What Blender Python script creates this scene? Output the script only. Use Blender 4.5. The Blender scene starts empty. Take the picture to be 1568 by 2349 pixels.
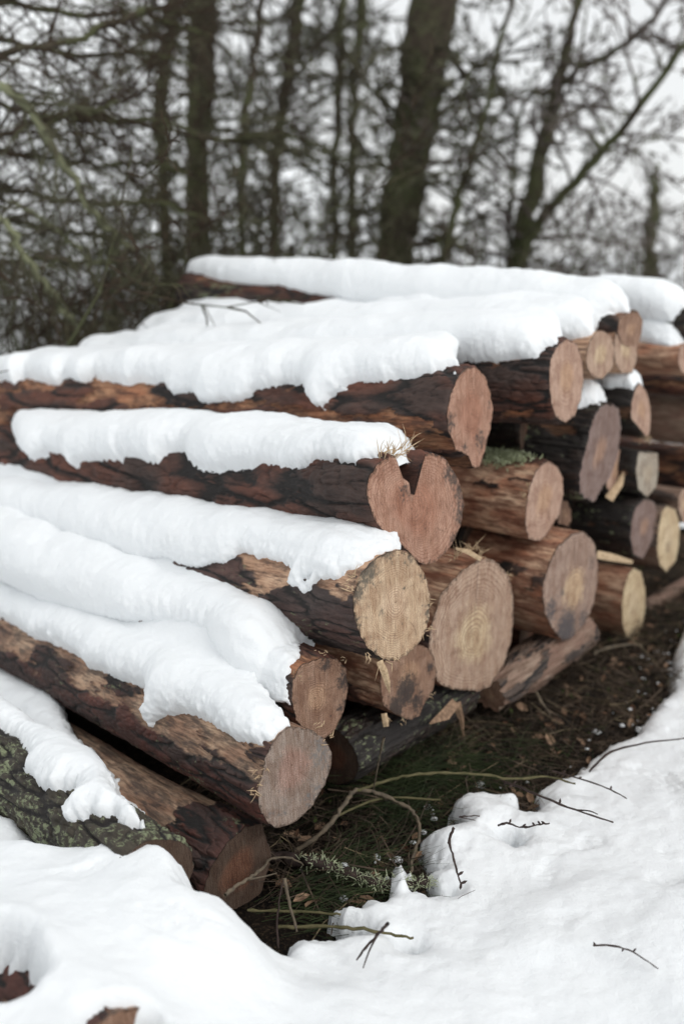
import bpy, math, random
import numpy as np
from mathutils import Vector, Matrix
random.seed(7); RNG = np.random.default_rng(11)
R_ = math.radians
SC = bpy.context.scene

# ------------------------------------------------------------------ camera, world, sun, exposure
FPX, PITCH, CAMZ = 2287.0, R_(15), 1.56          # focal length in units of the 1568 px wide photograph
cam = bpy.data.cameras.new('camera'); camo = bpy.data.objects.new('camera', cam)
SC.collection.objects.link(camo); SC.camera = camo
camo.location = (0, 0, CAMZ); camo.rotation_euler = (R_(75), 0, 0)
cam.sensor_fit = 'VERTICAL'; cam.sensor_height = 36; cam.lens = 35.05
cam.clip_start = 0.05; cam.clip_end = 2000
cam.dof.use_dof = True; cam.dof.focus_distance = 2.40; cam.dof.aperture_fstop = 1.35

SUN_EL, SUN_AZ = R_(42), R_(130)                 # azimuth from +Y towards +X
w = bpy.data.worlds.new('World'); SC.world = w; w.use_nodes = True
nt = w.node_tree; nt.nodes.clear()
sky = nt.nodes.new('ShaderNodeTexSky'); sky.sky_type = 'NISHITA'; sky.sun_disc = False
sky.sun_elevation = SUN_EL; sky.sun_rotation = SUN_AZ; sky.air_density = 1.0; sky.dust_density = 3.0
mx = nt.nodes.new('ShaderNodeMix'); mx.data_type = 'RGBA'
mx.inputs[0].default_value = 0.92
mx.inputs[7].default_value = (8.15, 8.3, 8.35, 1)   # even pale cloud deck in front of the blue
bg = nt.nodes.new('ShaderNodeBackground'); bg.inputs['Strength'].default_value = 0.110
wo = nt.nodes.new('ShaderNodeOutputWorld')
nt.links.new(sky.outputs[0], mx.inputs[6]); nt.links.new(mx.outputs[2], bg.inputs[0]); nt.links.new(bg.outputs[0], wo.inputs[0])

sl = bpy.data.lights.new('sun', 'SUN'); sl.energy = 1.12; sl.angle = R_(25); sl.color = (1, .985, .965)
so = bpy.data.objects.new('sun', sl); SC.collection.objects.link(so)
sd = Vector((math.sin(SUN_AZ)*math.cos(SUN_EL), math.cos(SUN_AZ)*math.cos(SUN_EL), math.sin(SUN_EL)))
so.rotation_euler = sd.to_track_quat('Z', 'Y').to_euler()
SC.view_settings.view_transform = 'Standard'; SC.view_settings.look = 'None'
SC.view_settings.exposure = 0.09; SC.view_settings.gamma = 1
SC.cycles.max_bounces = 6; SC.cycles.diffuse_bounces = 4

# ------------------------------------------------------------------ geometry helpers
CAM = np.array([0, 0, CAMZ])
def ray(px, py):
    u = (px-784)/FPX; v = (1174.5-py)/FPX
    d = np.array([u, math.cos(PITCH)+v*math.sin(PITCH), -math.sin(PITCH)+v*math.cos(PITCH)])
    return d/np.linalg.norm(d)
def onz(px, py, z):
    r = ray(px, py); return CAM + r*((z-CAMZ)/r[2])
WALLP = np.array([.124, 2.54, 0.]); WN = np.array([math.sin(R_(130)), math.cos(R_(130)), 0.])  # plane of the cut ends
def onwall(px, py, d=0.):
    r = ray(px, py); return CAM + r*(((WALLP-CAM)@WN + d)/(r@WN))
def c3(l): return [(.512*x, 745.6+.512*y) for x, y in l]
def c4(l): return [(765+.512*x, 630.9+.512*y) for x, y in l]
def c5(l): return [(765+.512*x, 1032.3+.512*y) for x, y in l]
def c6(l): return [(.512*x, 1319+.512*y) for x, y in l]
def c7(l): return [(516+.512*x, 1663+.512*y) for x, y in l]

_P = RNG.permutation(1024); _G = RNG.normal(size=(1024, 3)); _G /= np.linalg.norm(_G, axis=1)[:, None]
def perlin(p):
    p = np.asarray(p, float); i = np.floor(p).astype(np.int64); f = p-i; u = f*f*f*(f*(f*6-15)+10)
    res = 0
    for dx in (0, 1):
        wx = u[..., 0] if dx else 1-u[..., 0]; hx = _P[(i[..., 0]+dx) & 1023]
        for dy in (0, 1):
            wy = wx*(u[..., 1] if dy else 1-u[..., 1]); hy = _P[(hx+i[..., 1]+dy) & 1023]
            for dz in (0, 1):
                g = _G[_P[(hy+i[..., 2]+dz) & 1023]]
                res = res + wy*(u[..., 2] if dz else 1-u[..., 2])*(g[..., 0]*(f[..., 0]-dx)+g[..., 1]*(f[..., 1]-dy)+g[..., 2]*(f[..., 2]-dz))
    return res*1.5
def fbm(p, o=4, g=.5):
    a, s, r = 1., 0., 0.
    for k in range(o):
        r = r + a*perlin(p*(2.03**k)+17.3*k); s += a; a *= g
    return r/s
def sstep(a, b, x):
    t = np.clip((x-a)/(b-a), 0, 1); return t*t*(3-2*t)
def col3(*a): return np.stack(np.broadcast_arrays(*a), -1)

def mkmesh(name, V, F, mat=None, parent=None, attrs=None, smooth=True, link=True):
    V = np.asarray(V, np.float32).reshape(-1, 3); F = np.asarray(F, np.int32); k = F.shape[1]
    m = bpy.data.meshes.new(name); m.vertices.add(len(V)); m.vertices.foreach_set('co', V.ravel())
    m.loops.add(F.size); m.loops.foreach_set('vertex_index', F.ravel())
    m.polygons.add(len(F)); m.polygons.foreach_set('loop_start', np.arange(0, F.size, k, dtype=np.int32))
    m.polygons.foreach_set('use_smooth', np.full(len(F), smooth))
    if attrs:
        for an, av in attrs.items():
            a = m.attributes.new(an, 'FLOAT', 'POINT'); a.data.foreach_set('value', np.asarray(av, np.float32).ravel())
    m.update(calc_edges=True)
    if mat: m.materials.append(mat)
    o = bpy.data.objects.new(name, m)
    if link: SC.collection.objects.link(o)
    if parent: o.parent = parent
    return o
def grid_faces(n, m, wrap=False):
    i = np.arange(n-1)[:, None]; j = np.arange(m if wrap else m-1)[None, :]; j2 = (j+1) % m
    return np.stack([i*m+j, i*m+j2, (i+1)*m+j2, (i+1)*m+j], -1).reshape(-1, 4)
def tubes(P, Rr, k=4):
    """P (M,n,3) centre lines, Rr (M,n) radii -> verts, quad faces (open tubes, ends tapered by the radii)."""
    P = np.asarray(P, float); Rr = np.asarray(Rr, float); M, n, _ = P.shape
    T = np.gradient(P, axis=1); T /= np.linalg.norm(T, axis=2)[..., None]+1e-9
    ref = np.where(np.abs(T[:, :1, 2:3]) > .8, np.array([1., .1, 0]), np.array([.05, .1, 1.]))
    A = np.cross(T, np.broadcast_to(ref, T.shape)); A /= np.linalg.norm(A, axis=2)[..., None]+1e-9
    B = np.cross(T, A); th = np.arange(k)*2*math.pi/k
    V = P[:, :, None]+Rr[:, :, None, None]*(A[:, :, None]*np.cos(th)[:, None]+B[:, :, None]*np.sin(th)[:, None])
    f = grid_faces(n, k, True); F = (f[None]+(np.arange(M)*n*k)[:, None, None]).reshape(-1, 4)
    return V.reshape(-1, 3), F
def join(parts):
    Vs, Fs, o = [], [], 0
    for V, F in parts:
        Vs.append(V); Fs.append(F+o); o += len(V)
    return np.concatenate(Vs), np.concatenate(Fs)
def tag(o, label=None, cat=None, group=None, kind=None):
    if label: o['label'] = label
    if cat: o['category'] = cat
    if group: o['group'] = group
    if kind: o['kind'] = kind
    return o
def empty(name, M=None):
    o = bpy.data.objects.new(name, None); o.empty_display_size = .1; SC.collection.objects.link(o)
    if M is not None: o.matrix_world = M
    return o

# ------------------------------------------------------------------ materials
class NT:
    def __init__(s, name, rough=.8, spec=.3):
        s.m = bpy.data.materials.new(name); s.m.use_nodes = True; s.t = s.m.node_tree
        s.b = s.t.nodes['Principled BSDF']; s.b.inputs['Roughness'].default_value = rough
        s.b.inputs['Specular IOR Level'].default_value = spec
        s.tc = s.t.nodes.new('ShaderNodeTexCoord').outputs['Object']
    def n(s, typ, **kw):
        x = s.t.nodes.new(typ)
        for k, v in kw.items(): setattr(x, k, v)
        return x
    def L(s, a, b): s.t.links.new(a, b)
    def setin(s, inp, v):
        if hasattr(v, 'links') or hasattr(v, 'is_output'): s.L(v, inp)
        elif isinstance(v, (tuple, list)) and len(v) == 3 and len(inp.default_value) == 4: inp.default_value = (*v, 1)
        else: inp.default_value = v
    def attr(s, name): x = s.n('ShaderNodeAttribute'); x.attribute_name = name; return x.outputs['Fac']
    def noise(s, scale, detail=4, stretch=(1, 1, 1), rough=.55, dist=0., vec=None, off=0.):
        mp = s.n('ShaderNodeMapping'); s.L(vec or s.tc, mp.inputs[0]); mp.inputs['Scale'].default_value = stretch
        mp.inputs['Location'].default_value = (off, off*1.7, off*.6)
        x = s.n('ShaderNodeTexNoise'); s.L(mp.outputs[0], x.inputs['Vector']); x.inputs['Scale'].default_value = scale
        x.inputs['Detail'].default_value = detail; x.inputs['Roughness'].default_value = rough; x.inputs['Distortion'].default_value = dist
        return x.outputs['Fac']
    def ramp(s, f, stops, interp='LINEAR'):
        x = s.n('ShaderNodeValToRGB'); s.setin(x.inputs[0], f); e = x.color_ramp; e.interpolation = interp
        while len(e.elements) < len(stops): e.elements.new(.5)
        for i, (p, c) in enumerate(stops):
            e.elements[i].position = p; e.elements[i].color = (*c, 1) if isinstance(c, (tuple, list)) else (c, c, c, 1)
        return x.outputs[0]
    def math(s, op, a, b=None, clamp=False):
        x = s.n('ShaderNodeMath', operation=op); x.use_clamp = clamp; s.setin(x.inputs[0], a)
        if b is not None: s.setin(x.inputs[1], b)
        return x.outputs[0]
    def mix(s, f, a, b, mode='MIX'):
        x = s.n('ShaderNodeMix', data_type='RGBA', blend_type=mode); s.setin(x.inputs[0], f)
        s.setin(x.inputs[6], a); s.setin(x.inputs[7], b); return x.outputs[2]
    def bump(s, h, dist, strength=1.):
        x = s.n('ShaderNodeBump'); s.setin(x.inputs['Height'], h); x.inputs['Distance'].default_value = dist
        x.inputs['Strength'].default_value = strength; s.L(x.outputs[0], s.b.inputs['Normal']); return x
    def out(s, c): s.setin(s.b.inputs['Base Color'], c); return s.m

def bark_mat(name, plateA, plateB, peelA, peelB, peelD, lichen=.0, lichcol=(.20, .22, .13), stainp=.5):
    k = NT(name, .72, .35)
    ht = k.attr('ht'); pe = k.attr('peel')
    big = k.noise(7, 3, (.45, 1, 1)); mid = k.noise(30, 4, (.35, 1, 1), .65); fine = k.noise(170, 3, (.3, 1, 1), .6)
    plate = k.mix(k.ramp(big, [(.40, 0.), (.58, 1.)]), plateA, plateB)
    plate = k.mix(k.ramp(mid, [(.3, 0.), (.7, 1.)]), k.mix(1., plate, (.35, .33, .33), 'MULTIPLY'), plate)
    h2 = k.math('ADD', ht, k.math('MULTIPLY', k.math('SUBTRACT', fine, .5), .55))
    bark = k.mix(k.ramp(h2, [(.22, 0.), (.62, 1.)]), (.016, .013, .012), plate)
    fib = k.noise(1, 5, (11, 75, 75), .66, .4); fib2 = k.noise(1, 4, (30, 200, 200), .65)
    patch = k.noise(14, 4, (.45, 1, 1), .6, .6, off=3.1); patch2 = k.noise(38, 4, (.35, 1, 1), .65, .5, off=7.7)
    peel = k.mix(k.ramp(patch, [(.38, 0.), (.60, 1.)]), peelA, peelB)
    f = k.math('ADD', k.math('MULTIPLY', fib, .6), k.math('MULTIPLY', fib2, .4))
    peel = k.mix(k.ramp(f, [(.36, 0.), (.56, 1.)]), k.mix(1., peel, (.44, .35, .30), 'MULTIPLY'), peel)
    st = k.ramp(k.math('ADD', k.math('MULTIPLY', patch2, .6), k.math('MULTIPLY', fib, .4)), [(stainp-.07, 1.), (stainp+.07, 0.)])
    peel = k.mix(k.math('MULTIPLY', st, .75), peel, peelD)
    colr = k.mix(pe, bark, peel)
    if lichen > 0:
        ln = k.noise(60, 5, (.7, 1, 1), .7, .4, off=5.); lb = k.noise(9, 2, (.6, 1, 1), off=2.)
        lm = k.ramp(k.math('ADD', k.math('MULTIPLY', ln, .65), k.math('MULTIPLY', lb, .35)), [(.64-.17*lichen, 0.), (.69-.17*lichen, 1.)])
        lm = k.math('MULTIPLY', lm, k.ramp(h2, [(.25, 0.), (.5, 1.)]))
        lm = k.math('MULTIPLY', lm, k.math('SUBTRACT', 1., k.math('MULTIPLY', pe, .85)))
        colr = k.mix(lm, colr, k.mix(fine, k.mix(1., lichcol, (.5, .5, .5), 'MULTIPLY'), lichcol))
    k.bump(k.math('ADD', k.math('MULTIPLY', mid, .5), k.math('ADD', k.math('MULTIPLY', fine, .35), k.math('MULTIPLY', fib2, .3))), .006, .8)
    return k.out(colr)

def face_mat(name, early, late, heart, rim=(.055, .036, .026), dirt=(.05, .045, .042), spacing=.0062, heartr=.42, dirtamt=.3, ringc=.6):
    k = NT(name, .85, .2)
    rf = k.attr('rf'); rg = k.attr('ring'); st = k.attr('stain')
    yz = (.0, 1, 1)
    wob = k.noise(16, 3, yz, .5); wob2 = k.noise(5, 2, yz, off=4.)
    r = k.math('ADD', rg, k.math('ADD', k.math('MULTIPLY', k.math('SUBTRACT', wob, .5), .007), k.math('MULTIPLY', k.math('SUBTRACT', wob2, .5), .012)))
    sp = k.noise(1, 2, (0, 0, 0)); 
    # ring widths vary outwards: warp the radius before the sine
    rr = k.math('DIVIDE', r, spacing)
    rr = k.math('ADD', rr, k.math('MULTIPLY', k.math('SINE', k.math('MULTIPLY', rr, .53)), .55))
    fr = k.math('FRACT', rr)
    band = k.ramp(fr, [(0., 0.), (.45, .15), (.8, .9), (.9, 1.), (1., 0.)])
    amp = k.noise(11, 3, yz, off=9.)
    band = k.math('MULTIPLY', k.math('MULTIPLY', band, ringc), k.ramp(amp, [(.3, .6), (.6, 1.)]), clamp=True)
    saw = k.noise(1, 3, (0, 330, 25), .6, .15); grain = k.noise(420, 3, yz, .7); blot = k.noise(20, 5, yz, .65, .5, off=6.)
    blot2 = k.noise(70, 5, yz, .7, .2, off=1.)
    c = k.mix(k.ramp(k.math('ADD', rf, k.math('MULTIPLY', k.math('SUBTRACT', blot, .5), .5)), [(heartr-.13, 1.), (heartr+.1, 0.)]), early, heart)
    strk = k.noise(1, 4, (0, 75, 9), .6, .5, off=3.3)
    c = k.mix(k.ramp(strk, [(.42, 0.), (.60, .55)]), c, k.mix(1., c, (.66, .55, .48), 'MULTIPLY'))
    c = k.mix(band, c, late)
    c = k.mix(k.ramp(blot, [(.46, 0.), (.64, .65)]), c, k.mix(1., c, (.62, .53, .50), 'MULTIPLY'))
    c = k.mix(k.ramp(saw, [(.40, .55), (.56, 0.)]), c, k.mix(1., c, (.5, .45, .42), 'MULTIPLY'))
    c = k.mix(k.ramp(grain, [(.40, .8), (.53, 0.)]), c, k.mix(1., c, (.40, .36, .33), 'MULTIPLY'))
    d = k.math('ADD', st, k.math('ADD', k.math('MULTIPLY', k.math('SUBTRACT', blot2, .5), 2.6), k.math('MULTIPLY', k.math('SUBTRACT', grain, .5), 1.5)))
    c = k.mix(k.ramp(d, [(.36, 0.), (.80, .85)]), c, dirt)
    d2 = k.ramp(blot2, [(.60, 0.), (.70, 1.)])
    c = k.mix(k.math('MULTIPLY', d2, dirtamt), c, dirt)
    e = k.math('ADD', rf, k.math('MULTIPLY', k.math('SUBTRACT', blot2, .5), .32))
    c = k.mix(k.ramp(e, [(.955, 0.), (1.0, .75)]), c, rim)
    c = k.mix(k.math('MULTIPLY', k.attr('crack'), .75), c, (.09, .05, .035))
    c = k.mix(k.ramp(rg, [(.0015, 1.), (.0035, 0.)]), c, (.08, .04, .025))
    k.bump(k.math('ADD', k.math('MULTIPLY', saw, .8), k.math('ADD', k.math('MULTIPLY', grain, .5), k.math('MULTIPLY', band, .3))), .0025, .8)
    return k.out(c)

def snow_mat():
    k = NT('snow', .55, .25)
    geo = k.n('ShaderNodeNewGeometry').outputs['Position']
    a = k.noise(60, 5, vec=geo, rough=.6); b = k.noise(380, 3, vec=geo, rough=.7); d = k.noise(9, 3, vec=geo)
    c = k.mix(d, (.88, .905, .925), (.90, .92, .93))
    k.bump(k.math('ADD', k.math('MULTIPLY', a, .8), k.math('MULTIPLY', b, .5)), .006, .75)
    return k.out(c)
SNOW = snow_mat()

BK = {
 'red':  bark_mat('bark_red', (.165, .066, .044), (.075, .048, .040), (.36, .155, .080), (.44, .24, .135), (.060, .030, .022), 0),
 'red_lich': bark_mat('bark_red_lichen', (0.145, 0.057, 0.038), (0.068, 0.048, 0.041), (0.238, 0.113, 0.067), (0.317, 0.189, 0.120), (0.060, 0.031, 0.022), .5),
 'orange': bark_mat('bark_orange', (0.187, 0.075, 0.046), (0.085, 0.054, 0.043), (0.646, 0.435, 0.294), (0.440, 0.203, 0.120), (0.128, 0.049, 0.031), .2, stainp=.505),
 'tan':  bark_mat('bark_tan', (0.128, 0.072, 0.061), (0.078, 0.057, 0.052), (.600, .395, .265), (.480, .290, .185), (0.090, 0.056, 0.042), .35, stainp=.47),
 'fibre': bark_mat('bark_fibrous', (0.136, 0.051, 0.038), (0.068, 0.042, 0.036), (0.527, 0.365, 0.247), (0.352, 0.207, 0.135), (0.051, 0.042, 0.038), .35, stainp=.495),
 'lichen': bark_mat('bark_lichen', (.085, .072, .050), (.060, .050, .038), (.16, .05, .03), (.10, .04, .025), (.03, .018, .014), .75, (.26, .29, .17)),
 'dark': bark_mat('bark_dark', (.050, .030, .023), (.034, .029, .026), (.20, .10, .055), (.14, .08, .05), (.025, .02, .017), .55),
 'grey': bark_mat('bark_weathered', (0.170, 0.112, 0.080), (0.102, 0.075, 0.061), (0.289, 0.209, 0.157), (0.229, 0.135, 0.100), (0.150, 0.098, 0.070), .2, stainp=.45),
}
FC = {
 'pale': face_mat('cut_pale', (0.758, 0.589, 0.411), (0.341, 0.216, 0.138), (.84, .66, .48), dirt=(.085, .08, .068), dirtamt=.4, spacing=.0052, ringc=.8, heartr=.35),
 'redheart': face_mat('cut_red', (0.569, 0.353, 0.261), (0.341, 0.183, 0.130), (0.506, 0.274, 0.192), spacing=.0085, heartr=.5, dirtamt=.2, ringc=.8),
 'tan': face_mat('cut_tan', (0.631, 0.477, 0.370), (0.315, 0.189, 0.130), (0.792, 0.642, 0.438), spacing=.0105, heartr=.42, dirtamt=.2, ringc=.8),
 'tangrey': face_mat('cut_tan_grey', (0.506, 0.379, 0.308), (0.252, 0.164, 0.130), (0.792, 0.601, 0.397), dirt=(.06, .06, .068), spacing=.0115, heartr=.38, dirtamt=.25, ringc=.8),
 'greypink': face_mat('cut_grey_pink', (0.378, 0.309, 0.263), (0.282, 0.210, 0.172), (0.406, 0.274, 0.226), dirt=(.15, .145, .14), heartr=.45, dirtamt=.5, ringc=.25),
 'brown': face_mat('cut_brown', (0.427, 0.282, 0.206), (0.247, 0.145, 0.099), (0.608, 0.408, 0.277), dirt=(.035, .032, .032), spacing=.0055, heartr=.33, dirtamt=.6, ringc=.8),
 'darkred': face_mat('cut_dark_red', (.12, .085, .065), (.085, .05, .035), (.19, .095, .062), heartr=.5, dirtamt=.6, ringc=.4),  # dark base colour carries the shade on tucked-under and set-back ends
 'pink': face_mat('cut_pink', (0.631, 0.451, 0.356), (0.417, 0.261, 0.192), (0.656, 0.445, 0.300), spacing=.011, heartr=.4, dirtamt=.15, ringc=.9),
 'bright': face_mat('cut_bright', (0.775, 0.642, 0.427), (0.632, 0.486, 0.304), (0.816, 0.683, 0.475), dirtamt=.05, ringc=.35),
 'grey': face_mat('cut_grey', (0.493, 0.451, 0.374), (0.328, 0.272, 0.214), (0.542, 0.476, 0.374), dirtamt=.3, ringc=.3),
 'purple': face_mat('cut_purple', (0.315, 0.236, 0.213), (0.214, 0.144, 0.123), (0.467, 0.307, 0.226), rim=(.13, .10, .095), dirtamt=.35, ringc=.5, heartr=.3),
}
def plain(name, c1, c2, scale=20, rough=.8, bump=.002):
    k = NT(name, rough, .3); a = k.noise(scale, 4, rough=.65)
    if bump: k.bump(a, bump, .8)
    return k.out(k.mix(k.ramp(a, [(.35, 0.), (.65, 1.)]), c1, c2))
SPLINTER = plain('splinter_wood', (.36, .25, .15), (.60, .45, .29), 90)
TORN = plain('torn_wood', (.14, .085, .055), (.34, .22, .14), 70)

# ------------------------------------------------------------------ logs
class Log: pass
def make_log(key, label, face, d=0., az=-54, second=None, el=0., L=2.2, bark='dark', fc='tan', peel=.3, bt=.009, pith=None,
             stains=(), nr=300, nth=224, cutaz=0., cutel=0., h=None, taper=.06, furr=(6., 30.), peelfn=None, seed=0, rough_end=0., flare=0., hide_face=False, at=None):
    """face: outline in photograph pixels, or (px, py) of the centre with h the diameter in pixels."""
    g = Log(); g.key = key
    if h is None:
        F_ = np.array(face, float); ctr = (F_.min(0)+F_.max(0))/2
    else: ctr = np.array(face, float)
    c = onwall(ctr[0], ctr[1], d) if at is None else onz(ctr[0], ctr[1], at); a = R_(az)
    if second is not None:
        pn = np.cross(ray(*ctr), ray(*second)); e = math.atan(-(math.sin(a)*pn[0]+math.cos(a)*pn[1])/pn[2])
    else: e = R_(el)
    b = np.array([math.sin(a)*math.cos(e), math.cos(a)*math.cos(e), math.sin(e)])
    u = np.array([-math.cos(a), math.sin(a), 0.]); v = np.cross(b, u)
    g.c, g.b, g.u, g.v, g.L = c, b, u, v, L
    ca, ce = a+R_(cutaz), e+R_(cutel)
    n = np.array([math.sin(ca)*math.cos(ce), math.cos(ca)*math.cos(ce), math.sin(ce)])
    nb, nu, nv = n@b, n@u, n@v
    th = np.linspace(-math.pi, math.pi, nth, endpoint=False)
    g.th = th
    if h is None:
        pts = []
        for q in F_:
            r = ray(*q); p = CAM+r*(((c-CAM)@n)/(r@n)); pts.append(((p-c)@u, (p-c)@v))
        pts = np.array(pts); cen = pts.mean(0)
        if pith is not None:
            r = ray(*pith); p = CAM+r*(((c-CAM)@n)/(r@n)); cen = np.array([(p-c)@u, (p-c)@v])
        # star-shaped radius about the pith by ray / edge hits
        q0 = pts-cen; q1 = np.roll(q0, -1, 0); dx, dz = np.sin(th), np.cos(th); r0 = np.full(nth, 9.)
        for A0, A1 in zip(q0, q1):
            E = A1-A0; den = dx*E[1]-dz*E[0]; den = np.where(abs(den) < 1e-9, 1e-9, den)
            t = (A0[0]*E[1]-A0[1]*E[0])/den; s = (A0[0]*dz-A0[1]*dx)/den
            r0 = np.where((s >= -1e-6) & (s <= 1+1e-6) & (t > 0), np.minimum(r0, t), r0)
        r0 = np.where(r0 > 2, .05, r0)
        for _ in range(1): r0 = (np.roll(r0, 1)+2*r0+np.roll(r0, -1))/4
        Rm = math.sqrt(((r0**2).mean()))
    else:
        dep = (c-CAM)@np.array([0, math.cos(PITCH), -math.sin(PITCH)]); Rm = h*dep/FPX/2; cen = np.zeros(2)
        r0 = Rm*(1+.06*np.sin(2*th+seed)+.04*np.sin(3*th+2.*seed)); 
    if fc == 'purple': r0 = r0*(1+.07*perlin(col3(np.sin(th)*16+seed, np.cos(th)*16, 1.)))
    r0 = r0*(1+.022*perlin(col3(np.sin(th)*7+seed, np.cos(th)*7, 3.+seed))+.010*perlin(col3(np.sin(th)*28+seed, np.cos(th)*28, 5.+seed)))
    g.cen, g.Rm = cen, Rm
    # body centre drifts from the pith to the axis: keep the pith as axis but let the section become round about the area centre
    ac = np.array([(r0**3*np.sin(th)).sum(), (r0**3*np.cos(th)).sum()])/(r0**2).sum()*2/3
    t = np.concatenate([np.linspace(0, .03, 5)[:-1], .03+(L-.03)*np.linspace(0, 1, nr)**1.25])
    T, TH = np.meshgrid(t, th, indexing='ij')
    k = sstep(0, .55, T)
    r1 = Rm*(1+.05*fbm(col3(T*1.6+seed*3, np.sin(TH)*.9, np.cos(TH)*.9), 3))
    off = ac  # offset of the round section relative to the pith
    rr0 = np.broadcast_to(r0, T.shape)
    # section of radius r1 centred on ac, seen from the pith
    bb = off[0]*np.sin(TH)+off[1]*np.cos(TH); rr1 = bb+np.sqrt(np.maximum(bb*bb-(off@off)+r1*r1, 1e-6))
    base = (rr0*(1-k)+rr1*k)*(1-taper*T/L)*(1+flare*np.exp(-T/.25))
    g.base, g.t = base, t
    y = base*np.sin(TH); z = base*np.cos(TH)
    q = col3(T, y, z)+seed*7.31
    wv = .16*perlin(q*np.array([4., 9, 9]))
    n1 = perlin(q*np.array([furr[0], furr[1], furr[1]])+wv[..., None]*2)
    n2 = perlin(q*np.array([furr[0]*3.2, furr[1]*1.6, furr[1]*1.6])+40)
    n3 = fbm(q*np.array([40., 120, 120]), 3)
    ht = np.clip(np.abs(n1+.12*n3)*4.2, 0, 1)**.8*np.clip(np.abs(n2+.2*n3)*3+.55, 0, 1)*(.8+.35*n3)
    pm = fbm(q*np.array([3.2, 10., 10.])+90, 4)*1.6+(peel-.5)*1.7
    if peelfn is not None: pm = pm+peelfn(T, TH)
    pmask = sstep(-.05, .05, pm+.22*n3)
    disp = (1-pmask)*(bt*ht+.15*bt*n3)+pmask*(-.25*bt+.0012*n3+.004*fbm(q*np.array([7., 60, 60]), 2))
    disp *= sstep(-.004, .012, T)*.85+.15
    rr = base+disp-bt*.5
    if rough_end > 0: rr = rr*(1-rough_end*(1-sstep(0, .25, T))*(.5+.8*fbm(q*np.array([3., 25, 25]), 3)))
    g.rr = rr
    y = cen[0]+rr*np.sin(TH); z = cen[1]+rr*np.cos(TH)
    shift = -(y*nu+z*nv)/nb                                # rotate the near end onto the saw plane
    x = T+shift*np.clip(1-T/.5, 0, 1)
    # rounded far end
    M = Matrix(((b[0], u[0], v[0], c[0]), (b[1], u[1], v[1], c[1]), (b[2], u[2], v[2], c[2]), (0, 0, 0, 1)))
    root = empty('log', M); tag(root, label, 'log', 'sawn logs stacked in the pile'); g.root = root
    V = col3(x, y, z); nT = len(t)
    capc = np.array([[L, cen[0], cen[1]]]); Vb = np.concatenate([V.reshape(-1, 3), np.repeat(capc, nth, 0)])
    F = grid_faces(nT+1, nth, True)
    ht2 = np.concatenate([ht.ravel(), np.ones(nth)]); pm2 = np.concatenate([pmask.ravel(), np.ones(nth)])
    g.bark = mkmesh('bark', Vb, F, BK[bark], root, {'ht': ht2, 'peel': pm2})
    # cut face: polar sheet about the pith
    if not hide_face:
        m = 36; fr = np.linspace(0, 1, m)[:, None]; edge = rr[0]
        yy = cen[0]+fr*edge*np.sin(th); zz = cen[1]+fr*edge*np.cos(th)
        xx = -(yy*nu+zz*nv)/nb - .0015+.0012*perlin(col3(yy*30, zz*30, 1.))
        st = np.zeros_like(yy)
        for (sx, sy, sr, sa) in stains:
            r = ray(sx, sy); p = CAM+r*(((c-CAM)@n)/(r@n)); sy_, sz_ = (p-c)@u, (p-c)@v
            sr_ = sr*np.linalg.norm(p-CAM)/FPX
            st = np.maximum(st, sa*np.exp(-(((yy-sy_)**2+(zz-sz_)**2)/sr_**2)**1.3))
        cr = np.zeros_like(yy); rs = np.random.default_rng(int(seed)+100)
        for _ in range(rs.integers(3, 7)):
            j = rs.integers(0, nth); r0_, r1_ = sorted(rs.uniform(.05, 1.0, 2)); dj = rs.normal(0, 1.6)
            for ii in range(int(r0_*m), int(r1_*m)):
                jj = int(round(j+dj*math.sin(ii*.35)))%nth; cr[ii, jj] = rs.uniform(.5, 1.)
        mkmesh('cut_face', col3(xx, yy, zz), grid_faces(m, nth, True)[:, ::-1], FC[fc], root,
               {'rf': np.broadcast_to(fr, yy.shape), 'ring': np.broadcast_to(fr*Rm, yy.shape)*1., 'stain': st, 'crack': cr})
    g.nb, g.nu, g.nv = nb, nu, nv
    LOGS[key] = g; return g
LOGS = {}
def local(g, p): q = np.asarray(p)-g.c; return np.array([q@g.b, q@g.u, q@g.v])
def world(g, q): return g.c+q[..., 0:1]*g.b+q[..., 1:2]*g.u+q[..., 2:3]*g.v
def hit(g, px, py, rad=None):
    """photograph pixel -> (t, theta) on the log's side."""
    R = rad or g.Rm*1.0; r = ray(px, py); o = CAM-g.c
    o2 = np.array([o@g.u-g.cen[0], o@g.v-g.cen[1]]); r2 = np.array([r@g.u, r@g.v])
    A = r2@r2; B = o2@r2; Cc = o2@o2-R*R; D = B*B-A*Cc
    s = (-B-math.sqrt(D))/A if D > 0 else -B/A
    p = o2+s*r2; return (o@g.b+s*(r@g.b), math.atan2(p[0], p[1]))
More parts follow.
